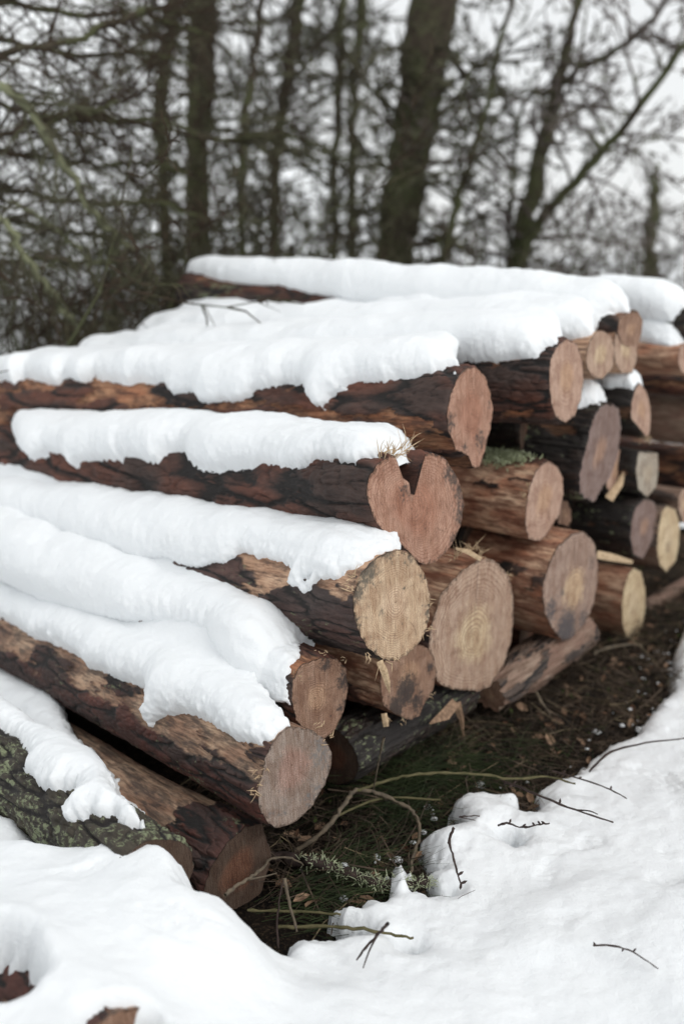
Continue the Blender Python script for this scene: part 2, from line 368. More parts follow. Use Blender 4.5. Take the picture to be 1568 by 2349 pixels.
def splinters(g, spots, n=7, mat=None):
    """a tuft of torn fibres at each photograph pixel on the rim of the cut."""
    for (px, py, dx, dy, ln) in spots:
        P, Rr = [], []
        r = ray(px, py); nrm = g.nb*g.b+g.nu*g.u+g.nv*g.v
        p = local(g, CAM+r*(((g.c-CAM)@nrm)/(r@nrm)))
        for _ in range(n):
            s = p+np.array([RNG.uniform(-.004, .012), RNG.normal(0, .010), RNG.normal(0, .006)])
            dr = np.array([-.5+RNG.normal(0, .5), dx+RNG.normal(0, .5), dy+RNG.normal(0, .5)]); dr /= np.linalg.norm(dr)
            l = ln*RNG.uniform(.4, 1.2); bend = RNG.normal(0, .25, 3)*l
            tt = np.linspace(0, 1, 4)[:, None]; P.append(s+dr*l*tt+bend*tt*tt); w0 = RNG.uniform(.0007, .0018); Rr.append([w0, w0, w0*.7, .0002])
        V, F = tubes(np.array(P), np.array(Rr), 4); mkmesh('splinter_tuft', V, F, mat or SPLINTER, g.root, smooth=False)

make_log('L1', 'thick red-barked log with oval reddish end, front log of the snowy top row', c4([(600,405),(640,410),(680,450),(700,520),(715,600),(700,700),(680,780),(650,870),(620,870),(600,820),(540,790),(505,700),(500,620),(520,530),(545,460),(580,420)]),
  az=-55, second=(0, 935), bark='red', fc='redheart', peel=.36, L=2.25, bt=.013, seed=1, furr=(3.6, 17), peelfn=lambda T, TH: .55*sstep(.9, 1.5, T)-.1, stains=[(1028, 970, 30, .8), (1100, 1010, 30, .7), (1065, 1030, 18, .6), (1120, 930, 14, .6)])
g2 = [(140,180),(150,110),(195,55),(245,22),(300,20),(297,70),(302,116),(318,121),(334,136),(342,185),(362,192),(364,130),(371,80),(390,20),(440,2),(490,28),(540,90),(572,160),(586,250),(575,330),(545,400),(500,470),(460,510),(410,523),(365,500),(320,450),(270,400),(220,370),(180,320),(150,245)]
make_log('L2', 'dark furrowed log whose reddish end has a heart-shaped notch', c5(g2), d=.05, az=-48, second=(0, 1058), bark='red', fc='redheart', peel=.10, bt=.016, pith=c5([(345, 262)])[0], seed=2, furr=(3.2, 16), nth=384,
  stains=[(1040, 1085, 40, .85), (1060, 1180, 38, .85), (1058, 1130, 34, .85), (1040, 1240, 24, .7), (925, 1130, 26, .55), (1025, 1085, 20, .8)])
make_log('L3', 'log with pale round ringed end lying above a snowless dark gap', c5([(120,545),(180,480),(240,448),(300,438),(350,462),(390,520),(420,590),(432,660),(430,740),(415,810),(385,865),(340,910),(290,940),(240,945),(190,925),(150,890),(115,830),(90,760),(80,690),(92,610)]),
  d=.12, az=-46, second=(0, 1185), bark='tan', fc='pale', peel=.52, bt=.007, pith=c5([(275, 682)])[0], seed=3, nr=460, nth=288,
  peelfn=lambda T, TH: -.55*sstep(1.15, 1.6, TH)+.25*sstep(1.2, .7, TH)-.35*(1-sstep(.15, .28, T)),
  stains=[(838, 1308, 46, .95), (815, 1360, 34, .85), (810, 1430, 30, .75), (885, 1262, 34, .75), (935, 1280, 22, .6), (985, 1400, 26, .7), (970, 1320, 20, .5), (850, 1495, 24, .6), (925, 1353, 9, .7), (874, 1404, 9, .7)])
make_log('L4', 'frayed log with dull grey-pink round end, lowest one wearing a thick snow cap', c6([(1290,670),(1340,672),(1400,685),(1460,730),(1490,790),(1490,850),(1460,940),(1400,1040),(1330,1110),(1240,1140),(1190,1110),(1155,1040),(1145,970),(1165,890),(1180,820),(1220,740),(1250,700)]),
  d=.10, az=-42, second=(0, 1450), bark='fibre', fc='greypink', peel=.62, bt=.009, pith=c6([(1305, 850)])[0], seed=4, nr=520, nth=320, peelfn=lambda T, TH: -.75*sstep(1.5, 1.95, TH),
  stains=[(640, 1850, 40, .35), (745, 1720, 60, .6), (735, 1830, 60, .6)])
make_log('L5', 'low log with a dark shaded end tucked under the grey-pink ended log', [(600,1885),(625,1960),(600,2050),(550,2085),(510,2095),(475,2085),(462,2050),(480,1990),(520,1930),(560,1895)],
  d=.02, az=-42, second=(200, 1765), bark='fibre', fc='darkred', peel=1.1, bt=.010, seed=5, nr=420, nth=256, peelfn=lambda T, TH: -.9*sstep(1.45, 1.8, TH)-1.6*(1-sstep(.06, .38, T)))
make_log('L6', 'lichen-covered furrowed log half buried at the snow edge, lower left', (358, 2010), h=200, d=.02, az=-42, second=(0, 1752), bark='lichen', fc='darkred', peel=.05, bt=.014, seed=6, nr=420, nth=256, furr=(5, 27))
make_log('L7', 'log with the largest oval end, tan rings and a lengthwise crack', c5([(650,485),(710,480),(780,550),(805,640),(805,740),(795,860),(760,960),(700,1060),(640,1085),(560,1078),(490,1062),(455,1040),(440,950),(420,880),(430,800),(450,720),(475,640),(520,590),(575,530)]),
  d=0, az=-50, bark='orange', fc='tan', peel=.6, bt=.007, pith=c5([(622, 850)])[0], seed=7, stains=[(990, 1470, 30, .35)])
make_log('L8', 'small log under the pale ringed end, its brown end blotched black', c5([(300,870),(395,865),(430,890),(455,940),(462,1000),(445,1080),(400,1150),(380,1200),(330,1215),(270,1190),(215,1150),(203,1080),(203,1000),(230,920)]),
  d=.0, az=-50, bark='orange', fc='brown', peel=.6, seed=8, pith=c5([(335, 985)])[0], stains=[(930, 1585, 42, 1.15), (905, 1622, 34, 1.1), (955, 1610, 30, .9), (985, 1530, 16, 1.), (905, 1645, 30, 1.)])
make_log('L9', 'small log with brown ringed end peeping between the snow and the next logs', c6([(1340,395),(1430,365),(1510,370),(1555,420),(1562,520),(1540,620),(1500,700),(1450,740),(1380,730),(1320,650),(1300,560),(1305,470)]),
  d=.02, az=-45, second=(0, 1268), bark='red', fc='brown', peel=.4, seed=9, pith=c6([(1408, 552)])[0], stains=[(790, 1560, 28, .85), (785, 1620, 24, .7), (745, 1525, 22, .75)])
make_log('L10', 'log whose oval tan end turns blue-grey towards the bottom', c5([(1060,370),(1120,360),(1165,410),(1183,500),(1180,600),(1160,700),(1120,780),(1060,850),(1020,855),(970,800),(940,730),(928,640),(940,570),(965,490),(1000,430)]),
  d=.05, az=-52, bark='orange', fc='tangrey', peel=.7, bt=.006, pith=c5([(1078, 630)])[0], seed=10, stains=[(1295, 1450, 58, 1.1), (1262, 1400, 34, .8), (1335, 1420, 34, .7), (1287, 1360, 12, .8), (1355, 1290, 24, .5)])
make_log('L11', 'stripped log with a narrow bright cream end at the foot of the pile', c5([(1340,525),(1375,540),(1393,620),(1395,700),(1380,800),(1350,855),(1310,845),(1290,790),(1285,700),(1295,620),(1315,555)]),
  d=.0, az=-55, bark='orange', fc='bright', peel=.85, bt=.005, seed=11)
make_log('L12', 'mossy-topped log with a pinkish oval end right of the notched one', c5([(960,45),(1000,70),(1025,120),(1027,200),(1010,290),(960,370),(920,415),(870,405),(852,340),(855,260),(870,170),(900,90),(930,60)]),
  d=.0, az=-52, bark='orange', fc='pink', peel=.75, bt=.008, seed=12, peelfn=lambda T, TH: -.9*sstep(.55, .2, TH))
make_log('L13', 'dim log end showing as a sliver behind the pinkish oval end', c5([(1000,225),(1045,225),(1062,270),(1062,320),(1045,345),(1000,330)]), d=-.12, az=-52, bark='dark', fc='brown', peel=.3, seed=13, nr=80, nth=96)
make_log('L14', 'log with a big grey-brown ragged-edged end in the second row', c4([(1200,580),(1250,575),(1275,600),(1285,690),(1270,800),(1240,900),(1190,970),(1165,1020),(1125,1005),(1100,980),(1096,900),(1108,840),(1130,760),(1150,660),(1175,610)]),
  d=.0, az=-54, bark='dark', fc='purple', peel=.1, seed=14, nr=160)
make_log('L15', 'narrow pinkish log end tucked behind the ragged grey-brown one', c4([(1262,760),(1290,790),(1300,870),(1275,955),(1240,985),(1215,950),(1235,840)]), d=-.06, az=-54, bark='dark', fc='pink', peel=.2, seed=15, nr=100, nth=128)
make_log('L17', 'dark-barked log with a tall narrow tan end under the thick snow', c4([(1040,280),(1085,300),(1110,370),(1118,470),(1105,560),(1075,640),(1030,670),(990,640),(970,580),(958,480),(965,380),(990,320)]),
  d=.05, az=-55, second=(230, 880), bark='red', fc='pink', peel=.22, bt=.012, seed=17, pith=c4([(1040, 455)])[0])
make_log('L18', 'small log with a round pale end, first of three small ends under the snow crest', c4([(1205,245),(1240,270),(1258,340),(1245,420),(1200,470),(1150,455),(1128,410),(1125,360),(1145,290),(1175,250)]), d=0, az=-54, second=(380, 818), bark='tan', fc='tan', peel=.8, bt=.005, seed=18, nr=160, nth=160, pith=c4([(1190, 358)])[0])
make_log('L19', 'small log with narrow pale ringed end, second of three under the snow crest', c4([(1300,212),(1335,220),(1358,290),(1355,380),(1335,440),(1285,445),(1258,400),(1250,320),(1262,250)]), d=-.02, az=-54, second=(450, 790), bark='tan', fc='tan', peel=.7, bt=.005, seed=19, nr=160, nth=160)
make_log('L20', 'highest log of the pile, lichened at its back end, small brown front end', c4([(1310,165),(1360,160),(1384,200),(1378,260),(1362,318),(1325,335),(1285,310),(1265,250),(1275,195)]), d=-.02, az=-54, second=(480, 678), bark='red_lich', fc='brown', peel=.35, seed=20, L=2.2, nr=160, nth=160, taper=-.12)
make_log('L21', 'log with a split slanting end and small snow tuft behind it', c4([(1370,480),(1400,520),(1418,600),(1415,700),(1400,730),(1365,690),(1325,640),(1330,570),(1350,500)]), d=0, az=-54, bark='dark', fc='pink', peel=.2, seed=21, nr=120, nth=128)
make_log('L22', 'log with a square-topped grey end right of the ragged one', c5([(1360,5),(1450,10),(1452,100),(1440,170),(1400,215),(1360,180),(1348,100)]), d=0, az=-54, bark='dark', fc='grey', peel=.2, seed=22, nr=120, nth=128)
make_log('L23', 'log with a small dull purplish-brown end low on the right', c5([(1390,218),(1430,225),(1448,280),(1445,350),(1420,420),(1380,490),(1340,470),(1325,400),(1330,320),(1350,250)]), d=0, az=-54, bark='dark', fc='purple', peel=.1, seed=23, nr=120, nth=128)
make_log('L24', 'log with a narrow cream end and brown heart low on the right', c5([(1490,245),(1530,260),(1548,330),(1545,420),(1530,500),(1485,550),(1455,520),(1442,450),(1450,350),(1465,270)]), d=0, az=-54, bark='grey', fc='bright', peel=.6, seed=24, nr=120, nth=128, stains=[(1530, 1255, 20, .5)])
make_log('L25', 'narrow pale log end cut by the right photo edge above the cream one', c5([(1560,170),(1590,170),(1600,230),(1590,320),(1560,330),(1540,270),(1540,210)]), d=-.03, az=-54, bark='grey', fc='tan', peel=.7, seed=25, nr=80, nth=96)
make_log('L26', 'orange peeled log just under the two right-hand snow tufts', c4([(1550,320),(1600,290),(1640,320),(1640,420),(1600,460),(1555,440),(1535,380)]), d=0, az=-54, bark='orange', fc='pink', peel=.9, seed=26, nr=120, nth=128, bt=.005)
make_log('L27', 'thick weathered pale log running out of the right photo edge', (1650, 965), h=125, d=0, az=-54, bark='grey', fc='grey', peel=.9, seed=27, nr=120, nth=128, bt=.004)
make_log('L28', 'dark log end cut by the right photo edge under the outermost snow cap', (1588, 738), h=80, d=0, az=-54, bark='dark', fc='brown', peel=.2, seed=28, nr=80, nth=96)
make_log('L29', 'dark log in shade below the peeled orange log at right', (1640, 880), h=70, d=0, az=-54, bark='red', fc='brown', peel=.3, seed=29, nr=80, nth=96)
make_log('L32', 'dark rough log at right edge under the weathered pale one', (1640, 1090), h=130, d=-.05, az=-54, bark='red', fc='brown', peel=.4, seed=31, nr=80, nth=96)
make_log('L33', 'dark log with a small snow tuft, behind the ragged grey-brown end', (1395, 945), h=90, d=-.1, az=-54, bark='dark', fc='purple', peel=.1, seed=33, nr=100, nth=96)
# dark filler logs added behind the gaps to block light through the pile
make_log('L34', 'shaded black filler log deep in the gap below the top row', (1215, 985), h=120, d=-.22, az=-54, bark='dark', fc='darkred', peel=.05, seed=34, nr=80, nth=96)
make_log('L35', 'shaded filler log deep in the gap left of the low purplish end', (1340, 1180), h=190, d=-.25, az=-54, bark='dark', fc='darkred', peel=.05, seed=35, nr=80, nth=96)
make_log('L36', 'shaded filler log wedged between the notched end and the big oval end', (1100, 1235), h=150, d=-.28, az=-52, bark='dark', fc='darkred', peel=.2, seed=36, nr=80, nth=96)
make_log('L37', 'filler log wedged behind the pinkish and blue-grey oval ends, peeled orange side', (1180, 1310), h=170, d=-.18, az=-52, bark='orange', fc='darkred', peel=.85, seed=37, nr=100, nth=96)
make_log('L38', 'brown filler log in shade between the two oval tan ends at the foot of the pile', (1230, 1440), h=180, d=-.25, az=-52, bark='orange', fc='darkred', peel=.7, seed=38, nr=80, nth=96)
make_log('L39', 'shaded filler log under the dark-ended one, mostly hidden', (640, 1880), h=170, d=-.35, az=-46, bark='dark', fc='darkred', peel=.2, seed=39, nr=80, nth=96)
# bearers lying along the foot of the pile
make_log('B1', 'lichen-flecked bearer log lying crosswise below the small blotched end', (765, 1735), h=150, d=-.12, az=42, el=1, L=.60, bark='dark', fc='darkred', peel=.1, seed=41, nr=140, nth=160, bt=.012)
make_log('B2', 'torn weathered bearer log under the two oval tan ends', (1120, 1590), h=120, d=-.03, az=42, el=4, L=.60, bark='grey', fc='brown', peel=.55, seed=42, nr=160, nth=160, rough_end=.5)
make_log('B3', 'thin bare grey pole rising to the right photo edge', (1470, 1400), h=44, d=-.1, az=44, el=2, L=1.2, bark='grey', fc='grey', peel=1.1, seed=43, nr=100, nth=80)
make_log('L40', 'dark log end breaking out of the snow in the bottom left corner', (300, 2450), h=300, at=.19, az=-44, second=(0, 2215), L=1.0, bark='fibre', fc='brown', peel=.4, seed=44, nr=160, nth=128)

splinters(LOGS['L3'], [(808, 1330, .6, .6, .03), (800, 1350, .8, .3, .03), (845, 1505, 0, -1, .02), (880, 1515, 0, -1, .02), (985, 1385, -1, .3, .015), (980, 1445, -1, -.2, .02), (905, 1512, 0, -1, .02)])
splinters(LOGS['L2'], [(880, 1045, .3, 1, .05), (905, 1040, 0, 1, .05), (925, 1035, -.4, 1, .06), (905, 1045, -1, .6, .05)], n=9)
splinters(LOGS['L4'], [(730, 1670, -.3, .8, .012), (752, 1695, -.6, .6, .014), (595, 1770, .8, .2, .03), (590, 1810, .8, 0, .03)], n=9)
splinters(LOGS['L7'], [(1060, 1270, .5, .9, .04), (1080, 1268, .3, .9, .045), (1100, 1270, -.2, .9, .04), (1168, 1320, -1, .2, .02), (1045, 1280, .8, .7, .03)], n=10)
splinters(LOGS['L9'], [(690, 1555, .8, .6, .02), (745, 1500, 0, 1, .012), (785, 1515, -.5, .8, .012)], n=6)
splinters(LOGS['L8'], [(885, 1650, 0, -1, .015), (925, 1650, 0, -1, .015), (990, 1600, -.6, -.6, .01)], n=6)
splinters(LOGS['L12'], [(1205, 1140, .9, .2, .03), (1210, 1110, .9, .3, .03)], n=6)
splinters(LOGS['L21'], [(1480, 1000, .2, -1, .04), (1486, 1005, 0, -1, .03)], n=6)

# ------------------------------------------------------------------ snow caps on the logs
def sdist(px_, py_, poly):
    """signed distance (positive inside) of points to polygon."""
    P = np.asarray(poly, float); Q = np.roll(P, -1, 0); d = np.full(px_.shape, 1e9); ins = np.zeros(px_.shape, bool)
    for (ax, ay), (bx, by) in zip(P, Q):
        ex, ey = bx-ax, by-ay; l = ex*ex+ey*ey+1e-12
        h = np.clip(((px_-ax)*ex+(py_-ay)*ey)/l, 0, 1); d = np.minimum(d, (px_-ax-h*ex)**2+(py_-ay-h*ey)**2)
        if abs(ey) > 1e-12:
            c = ((ay > py_) != (by > py_)) & (px_ < ex*(py_-ay)/ey+ax); ins ^= c
    return np.where(ins, 1, -1)*np.sqrt(d)
def snow_cap(key, label, chain, close, T=.085, wdt=.075, rag=1., step=.005, side=.34, low=.25, endt=.0, endw=.22, back=0., backdrop=.06, rise=0., rt=0., name='snow_cap', holes=(), tmin=.006):
    g = LOGS[key]; Rm = g.Rm
    poly = [hit(g, x, y, Rm+.006) for x, y in chain]+[(a, R_(b)) for a, b in close]
    poly = [(max(a, tmin), b*Rm) for a, b in poly]
    PA = np.array(poly); t0, t1 = PA[:, 0].min()-.03, min(PA[:, 0].max()+.03, g.L+.02); s0, s1 = PA[:, 1].min()-.03, PA[:, 1].max()+.03
    s0 = max(s0, -math.pi*Rm*.75); s1 = min(s1, math.pi*Rm*.75)
    t = np.arange(t0, t1, step); s = np.arange(s0, s1, step); TT, SS = np.meshgrid(t, s, indexing='ij'); TH = SS/Rm
    d = sdist(TT, SS, poly)
    for (hx, hy, hr) in holes:
        a, b = hit(g, hx, hy, Rm+.006); d = np.minimum(d, np.hypot(TT-a, SS-b*Rm)-hr)
    # base radius of the log there
    from_t = np.interp(TT.ravel(), g.t, np.arange(len(g.t))).reshape(TT.shape); i0 = np.clip(from_t.astype(int), 0, len(g.t)-2); ft = from_t-i0
    n = len(g.th); ft2 = ((TH+math.pi)/(2*math.pi)*n) % n; j0 = ft2.astype(int) % n; j1 = (j0+1) % n; fj = ft2-np.floor(ft2)
    B = (g.base[i0, j0]*(1-fj)+g.base[i0, j1]*fj)*(1-ft)+(g.base[i0+1, j0]*(1-fj)+g.base[i0+1, j1]*fj)*ft
    p = col3(TT, B*np.sin(TH), B*np.cos(TH))+abs(hash_(key))
    d = d+rag*(.010*fbm(p*17, 3)+.012*fbm(p*45+5, 3)+.004*perlin(p*105))*np.exp(-np.maximum(d, 0)/.028)
    de = np.maximum(TT-endt, 0)/endw                            # snow thins towards the saw cut
    gg = np.clip(d/wdt, 0, 1); prof = np.sqrt(np.clip(1-(1-gg)**2, 0, 1))**1.1*(.12+.88*np.sqrt(np.clip(1-(1-np.clip(de, 0, 1))**2, 0, 1)))
    steep = side+(1-side)*np.clip(np.cos(TH)*1.15, 0, 1)
    R2 = B+T*prof; pq = col3(TT, R2*np.sin(TH), R2*np.cos(TH))+abs(hash_(key))
    Tk = T*steep*(1+low*fbm(pq*3.5+11, 2)*1.5)
    fr_ = np.exp(-np.clip(d, 0, 1)/.024)                          # crumbly rim, smooth crest
    bil = .006*fbm(pq*13, 3)+fr_*(.015*np.abs(perlin(pq*34+3))+.011*np.abs(perlin(pq*80))+.004*perlin(pq*140)-.006)+.0010*fbm(pq*60, 3)
    out = Tk*prof+bil*np.clip(d/.015, 0, 1)+np.clip(d/.05, 0, 1)*(.0035*fbm(pq*24+2, 2))
    B = np.maximum(B, .86*Rm)
    out = np.where(d > 0, .003+out, np.maximum(d*2.2, -.028)+.003)
    ro = B+out; yy = ro*np.sin(TH); zz = ro*np.cos(TH)
    if back > 0:                                                # snow bridging the gap to the log behind: a flat shelf
        k = sstep(0, -.6, TH); top = B+out
        zt = top-backdrop*(1-np.cos(np.clip(TH, -2, 0)))+.012*fbm(pq*4, 2)+(rise+rt*TT)*sstep(.1, -1.0, TH)
        on = np.clip(d/.02, 0, 1)
        zz = zz*(1-k*on)+zt*k*on; yy = yy*(1+back*k*on*np.clip(-TH/1.6, 0, 1))
    y = g.cen[0]+yy; z = g.cen[1]+zz; TT = np.maximum(TT, .004)
    V = world(g, col3(TT, y, z)); F = grid_faces(len(t), len(s))
    keep = (d.ravel() > -.014); F = F[keep[F].any(1)]
    use = np.unique(F); mp = np.zeros(V.shape[0]*V.shape[1], int); mp[use] = np.arange(len(use))
    V = V.reshape(-1, 3)[use]; c0 = V.mean(0); o = mkmesh(name, V-c0, mp[F], SNOW); o.location = c0
    return tag(o, label, 'snow', 'snow caps lying on the logs')
def hash_(s): return sum(ord(ch)*(i+3) for i, ch in enumerate(s)) % 97*1.37

snow_cap('L1', 'long ragged snow cap on the front log of the top row', c3([(60,250),(110,205),(180,230),(240,245),(290,215),(350,240),(420,215),(480,225),(560,250),(620,235),(690,245),(730,250),(770,300),(870,290),(890,340),(960,340),(1000,330),(1080,335),(1120,310),(1150,280),(1230,275),(1280,245),(1350,250),(1370,280),(1370,310),(1400,350),(1440,370),(1480,310),(1540,280)])
  + c4([(30,500),(100,470),(230,465),(350,440),(450,430),(500,400),(590,380),(680,420)]), [(.02, 5), (.10, -40), (.22, -100), (2.0, -100), (2.17, -30), (2.2, 10)], T=.085, back=.9, backdrop=-.01, endw=.25, tmin=.02)
snow_cap('L2', 'long snow cap on the dark furrowed log with the notched end', c3([(85,560),(110,580),(180,535),(240,535),(280,590),(295,620),(310,590),(350,580),(420,560),(500,580),(520,550),(580,560),(640,570),(665,590),(690,560),(740,530),(800,512),(825,520),(815,545),(850,590),(930,610),(990,600),(1060,590),(1150,580),(1230,605),(1330,620),(1440,595),(1568,620)])
  + [(820, 1068), (860, 1050), (900, 1030), (985, 1028), (990, 1000)], [(.10, -40), (.15, -85), (1.45, -85), (1.62, -45), (1.95, 5)], T=.066, tmin=.03)
snow_cap('L3', 'wavy snow cap above the log with the pale ringed end', c3([(0,870),(50,895),(110,910),(200,905),(260,930),(320,970),(400,1000),(500,1020),(600,1055),(640,1065),(700,1040),(740,1030),(790,1060),(880,1085),(950,1070),(1010,1060),(1080,1010),(1150,1030),(1280,1065),(1320,1090),(1300,1150),(1340,1170),(1370,1200),(1420,1165),(1440,1130),(1500,1145),(1540,1110)])
  + [(810, 1310), (850, 1275), (900, 1250)], [(.03, -25), (.14, -80), (2.1, -85), (2.3, 30)], T=.048, step=.0042, back=.3, holes=[(705, 1330, .006), (720, 1322, .005)])
snow_cap('L9', 'deep snow blanket behind the grey-pink ended log, ending by a brown ringed end', [(690, 1640), (650, 1560), (690, 1490)], [(.12, -30), (.15, -85), (2.2, -85), (2.2, 112), (1.1, 106), (.75, 75), (.5, 35), (.35, 30), (.2, 80), (.12, 80)], T=.08, step=.0045, back=.4, endt=.1, wdt=.1)
snow_cap('L4', 'thick snow cap along the frayed log with the grey-pink end', c6([(0,160),(60,190),(120,250),(200,250),(280,295),(350,340),(370,390),(440,395),(520,440),(580,450),(640,465),(650,510),(640,560),(605,600),(620,640),(650,680),(700,610),(760,590),(850,590),(950,640),(1000,690),(1060,710),(1120,720),(1200,690),(1260,665),(1330,655),(1390,665)]),
  [(.03, -10), (.22, -30), (.42, -60), (.5, -100), (2.2, -100), (2.2, 70)], T=.075, step=.0038, wdt=.10, back=1.25, backdrop=0., rise=.10, rt=.15)
snow_cap('L6', 'lumpy snow strip running down the lichen-covered log', c6([(-60,640),(0,670),(60,700),(110,770),(140,830),(120,880),(180,930),(250,970),(285,950),(350,960),(360,1010),(320,1060),(330,1110),(400,1070),(450,1080),(500,1070),(560,1115),(640,1110)]),
  [(.22, -20), (.45, -75), (2.2, -80), (2.2, 50)], T=.06, step=.0038, wdt=.06, rag=1.2, side=.7)
snow_cap('L5', 'crumbling snow filling the trough between the two lowest logs at far left', c6([(0,230),(60,300),(140,410),(190,500),(195,560),(250,600),(300,670),(340,740),(400,790),(440,810),(470,870),(510,900),(510,960),(570,1010),(620,1100)]),
  [(.45, 125), (1.0, 135), (2.2, 135), (2.2, 0)], T=.06, step=.0038, wdt=.05, rag=1.2, side=.9)
snow_cap('L17', 'rounded snow cap above the tall narrow tan end', c4([(600,380),(680,380),(740,385),(800,370),(870,370),(910,360),(940,310),(1000,280),(1060,285)]), [(.04, -30), (.18, -100), (2.2, -100), (2.2, 80), (1.0, 80)], T=.09, rag=.7, back=.9, backdrop=0., endw=.25)
snow_cap('L18', 'smooth snow cap over the first of the three small ends', c4([(1060,275),(1100,262),(1180,243),(1212,243)]), [(.04, -30), (.18, -110), (2.2, -110), (2.2, 100), (.3, 100)], T=.11, rag=.6, back=1., backdrop=0., endw=.25)
snow_cap('L19', 'smooth snow cap over the second of the three small ends', c4([(1200,245),(1250,215),(1300,205)]), [(.04, -30), (.18, -110), (2.2, -110), (2.2, 100), (.2, 100)], T=.11, rag=.6, back=1., backdrop=0., endw=.25)
snow_cap('L20', 'topmost snow cap of the whole pile, against the trees', [(500, 640), (560, 650), (640, 655), (700, 670), (760, 680)], [(1.2, 75), (.1, 80), (.0, 30), (.03, -30), (.15, -110), (2.15, -110), (2.25, 0)], T=.085, rag=.5, wdt=.09, endw=.12)
snow_cap('L28', 'snow cap at the right photo edge, upper of two', c4([(1400,200),(1470,210),(1510,210)]), [(.02, 30), (.02, -30), (.05, -100), (1.2, -100), (1.2, 80), (.3, 80)], T=.10, rag=.5)
snow_cap('L26', 'snow cap at the right photo edge, lower of two', c4([(1380,290),(1440,310),(1510,325),(1540,310)]), [(.02, 20), (.02, -30), (.05, -60), (.5, -60), (.55, 0)], T=.09, rag=.5)
snow_cap('L21', 'small snow tuft right of the tall tan end, on the split-ended log', c4([(1190,500),(1230,520),(1300,515),(1350,525),(1368,505)]), [(.01, -20), (.05, -60), (.35, -60), (.42, 0)], T=.06, rag=.5, wdt=.05, endw=.08)
snow_cap('L14', 'small snow wedge between the tall tan end and the ragged end', c4([(1090,575),(1160,565),(1225,572)]), [(.02, 0), (.05, -50), (.45, -50), (.5, 10)], T=.10, rag=.5, wdt=.05)

# ------------------------------------------------------------------ terrain and snow on the ground
TOE = np.array([-2.3, 4.2]); TA = R_(8)
def terrain(x, y):
    dx, dy = x-TOE[0], y-TOE[1]
    d = -(dx*math.cos(TA)-dy*math.sin(TA))          # metres left of the toe line
    f = .82*(np.sqrt((d+.2)**2+.6)+d-.2)/2*1.0
    f = 16*np.tanh(f/16)
    return f*sstep(2.6, 5.5, y)
ctrl = [(0,1850,.17),(60,1875,.19),(110,1950,.11),(240,1955,.11),(345,1895,.37),(365,1900,.38),(300,1935,.25),(390,1925,.37),(360,1950,.36),(340,1965,.33),(300,1990,.31),(400,1990,.40),(425,1960,.39),(430,2050,.28),(450,2085,.24),(340,2030,.30),(520,2115,.18),(640,2190,.11),(720,2170,.09),(0,2000,.30),(120,2050,.33),(230,2110,.30),(300,2200,.31),(0,2130,.38),
        (330,2080,.20),(400,2200,.22),(250,2300,.31),(150,2250,.36),(480,2320,.22),(700,2349,.15),(0,2349,.30),(1000,2100,.08),(820,2130,.10),(1300,2100,.10),(1568,2200,.12),(1568,1600,.07),(1300,1780,.07),(1450,1700,.07),(1200,1850,.09),(1000,1950,.10),(1100,1900,.11),(1150,2000,.07),(1400,1900,.08),(1000,2300,.10),(1350,2320,.08)]
cx = np.array([[*onz(a, b, z)[:2], z] for a, b, z in ctrl])
def snowz(x, y):
    W = 0; S = 0
    for a, b, z in cx:
        wgt = np.exp(-((x-a)**2+(y-b)**2)/(2*.075**2))+1e-5/(.02+(x-a)**2+(y-b)**2); W = W+wgt; S = S+wgt*z
    return S/W
GZ = .0
rim = [(x, y, .06) for x, y in c7([(275,1010),(340,985),(420,975),(500,965),(560,952),(640,935),(600,905),(520,870),(470,825),(520,815),(600,820),(630,790),(700,790),(742,752),(745,650),(790,632),(830,650),(835,740),(880,745),(940,765),(1010,760),(960,742),(918,720),(912,670),(965,655),(930,620),(905,600),(880,520),(950,485),(1010,470),(1062,470),(1040,420),(1005,370),(1050,320),(1150,300),(1240,320),(1300,310),(1330,360),(1390,370),(1425,345),(1380,290),(1430,250),(1500,230),(1568,210)])]
rim += [(1350,1740,.05),(1400,1700,.05),(1455,1680,.05),(1480,1640,.05),(1540,1570,.05),(1545,1500,.05),(1568,1440,.04),(1700,1400,.04)]
left = [(640,2190,.10),(580,2140,.17),(520,2112,.18),(450,2080,.19),(452,2065,.24),(462,2000,.31),(445,1920,.34),(395,1895,.34),(355,1868,.35),(320,1875,.33),(305,1915,.27),(290,1925,.23),(240,1940,.12),(180,1945,.11),(110,1940,.12),(85,1900,.14),(60,1852,.17),(0,1835,.17),(-200,1720,.15)]
hole = [onz(*q)[:2] for q in rim]+[np.array([3.2, 6.2]), np.array([1.2, 8.0]), np.array([-1.6, 5.0]), np.array([-3., 3.4])]+[onz(*q)[:2] for q in left[::-1]]
hx_, hy_ = 3.0, 5.6
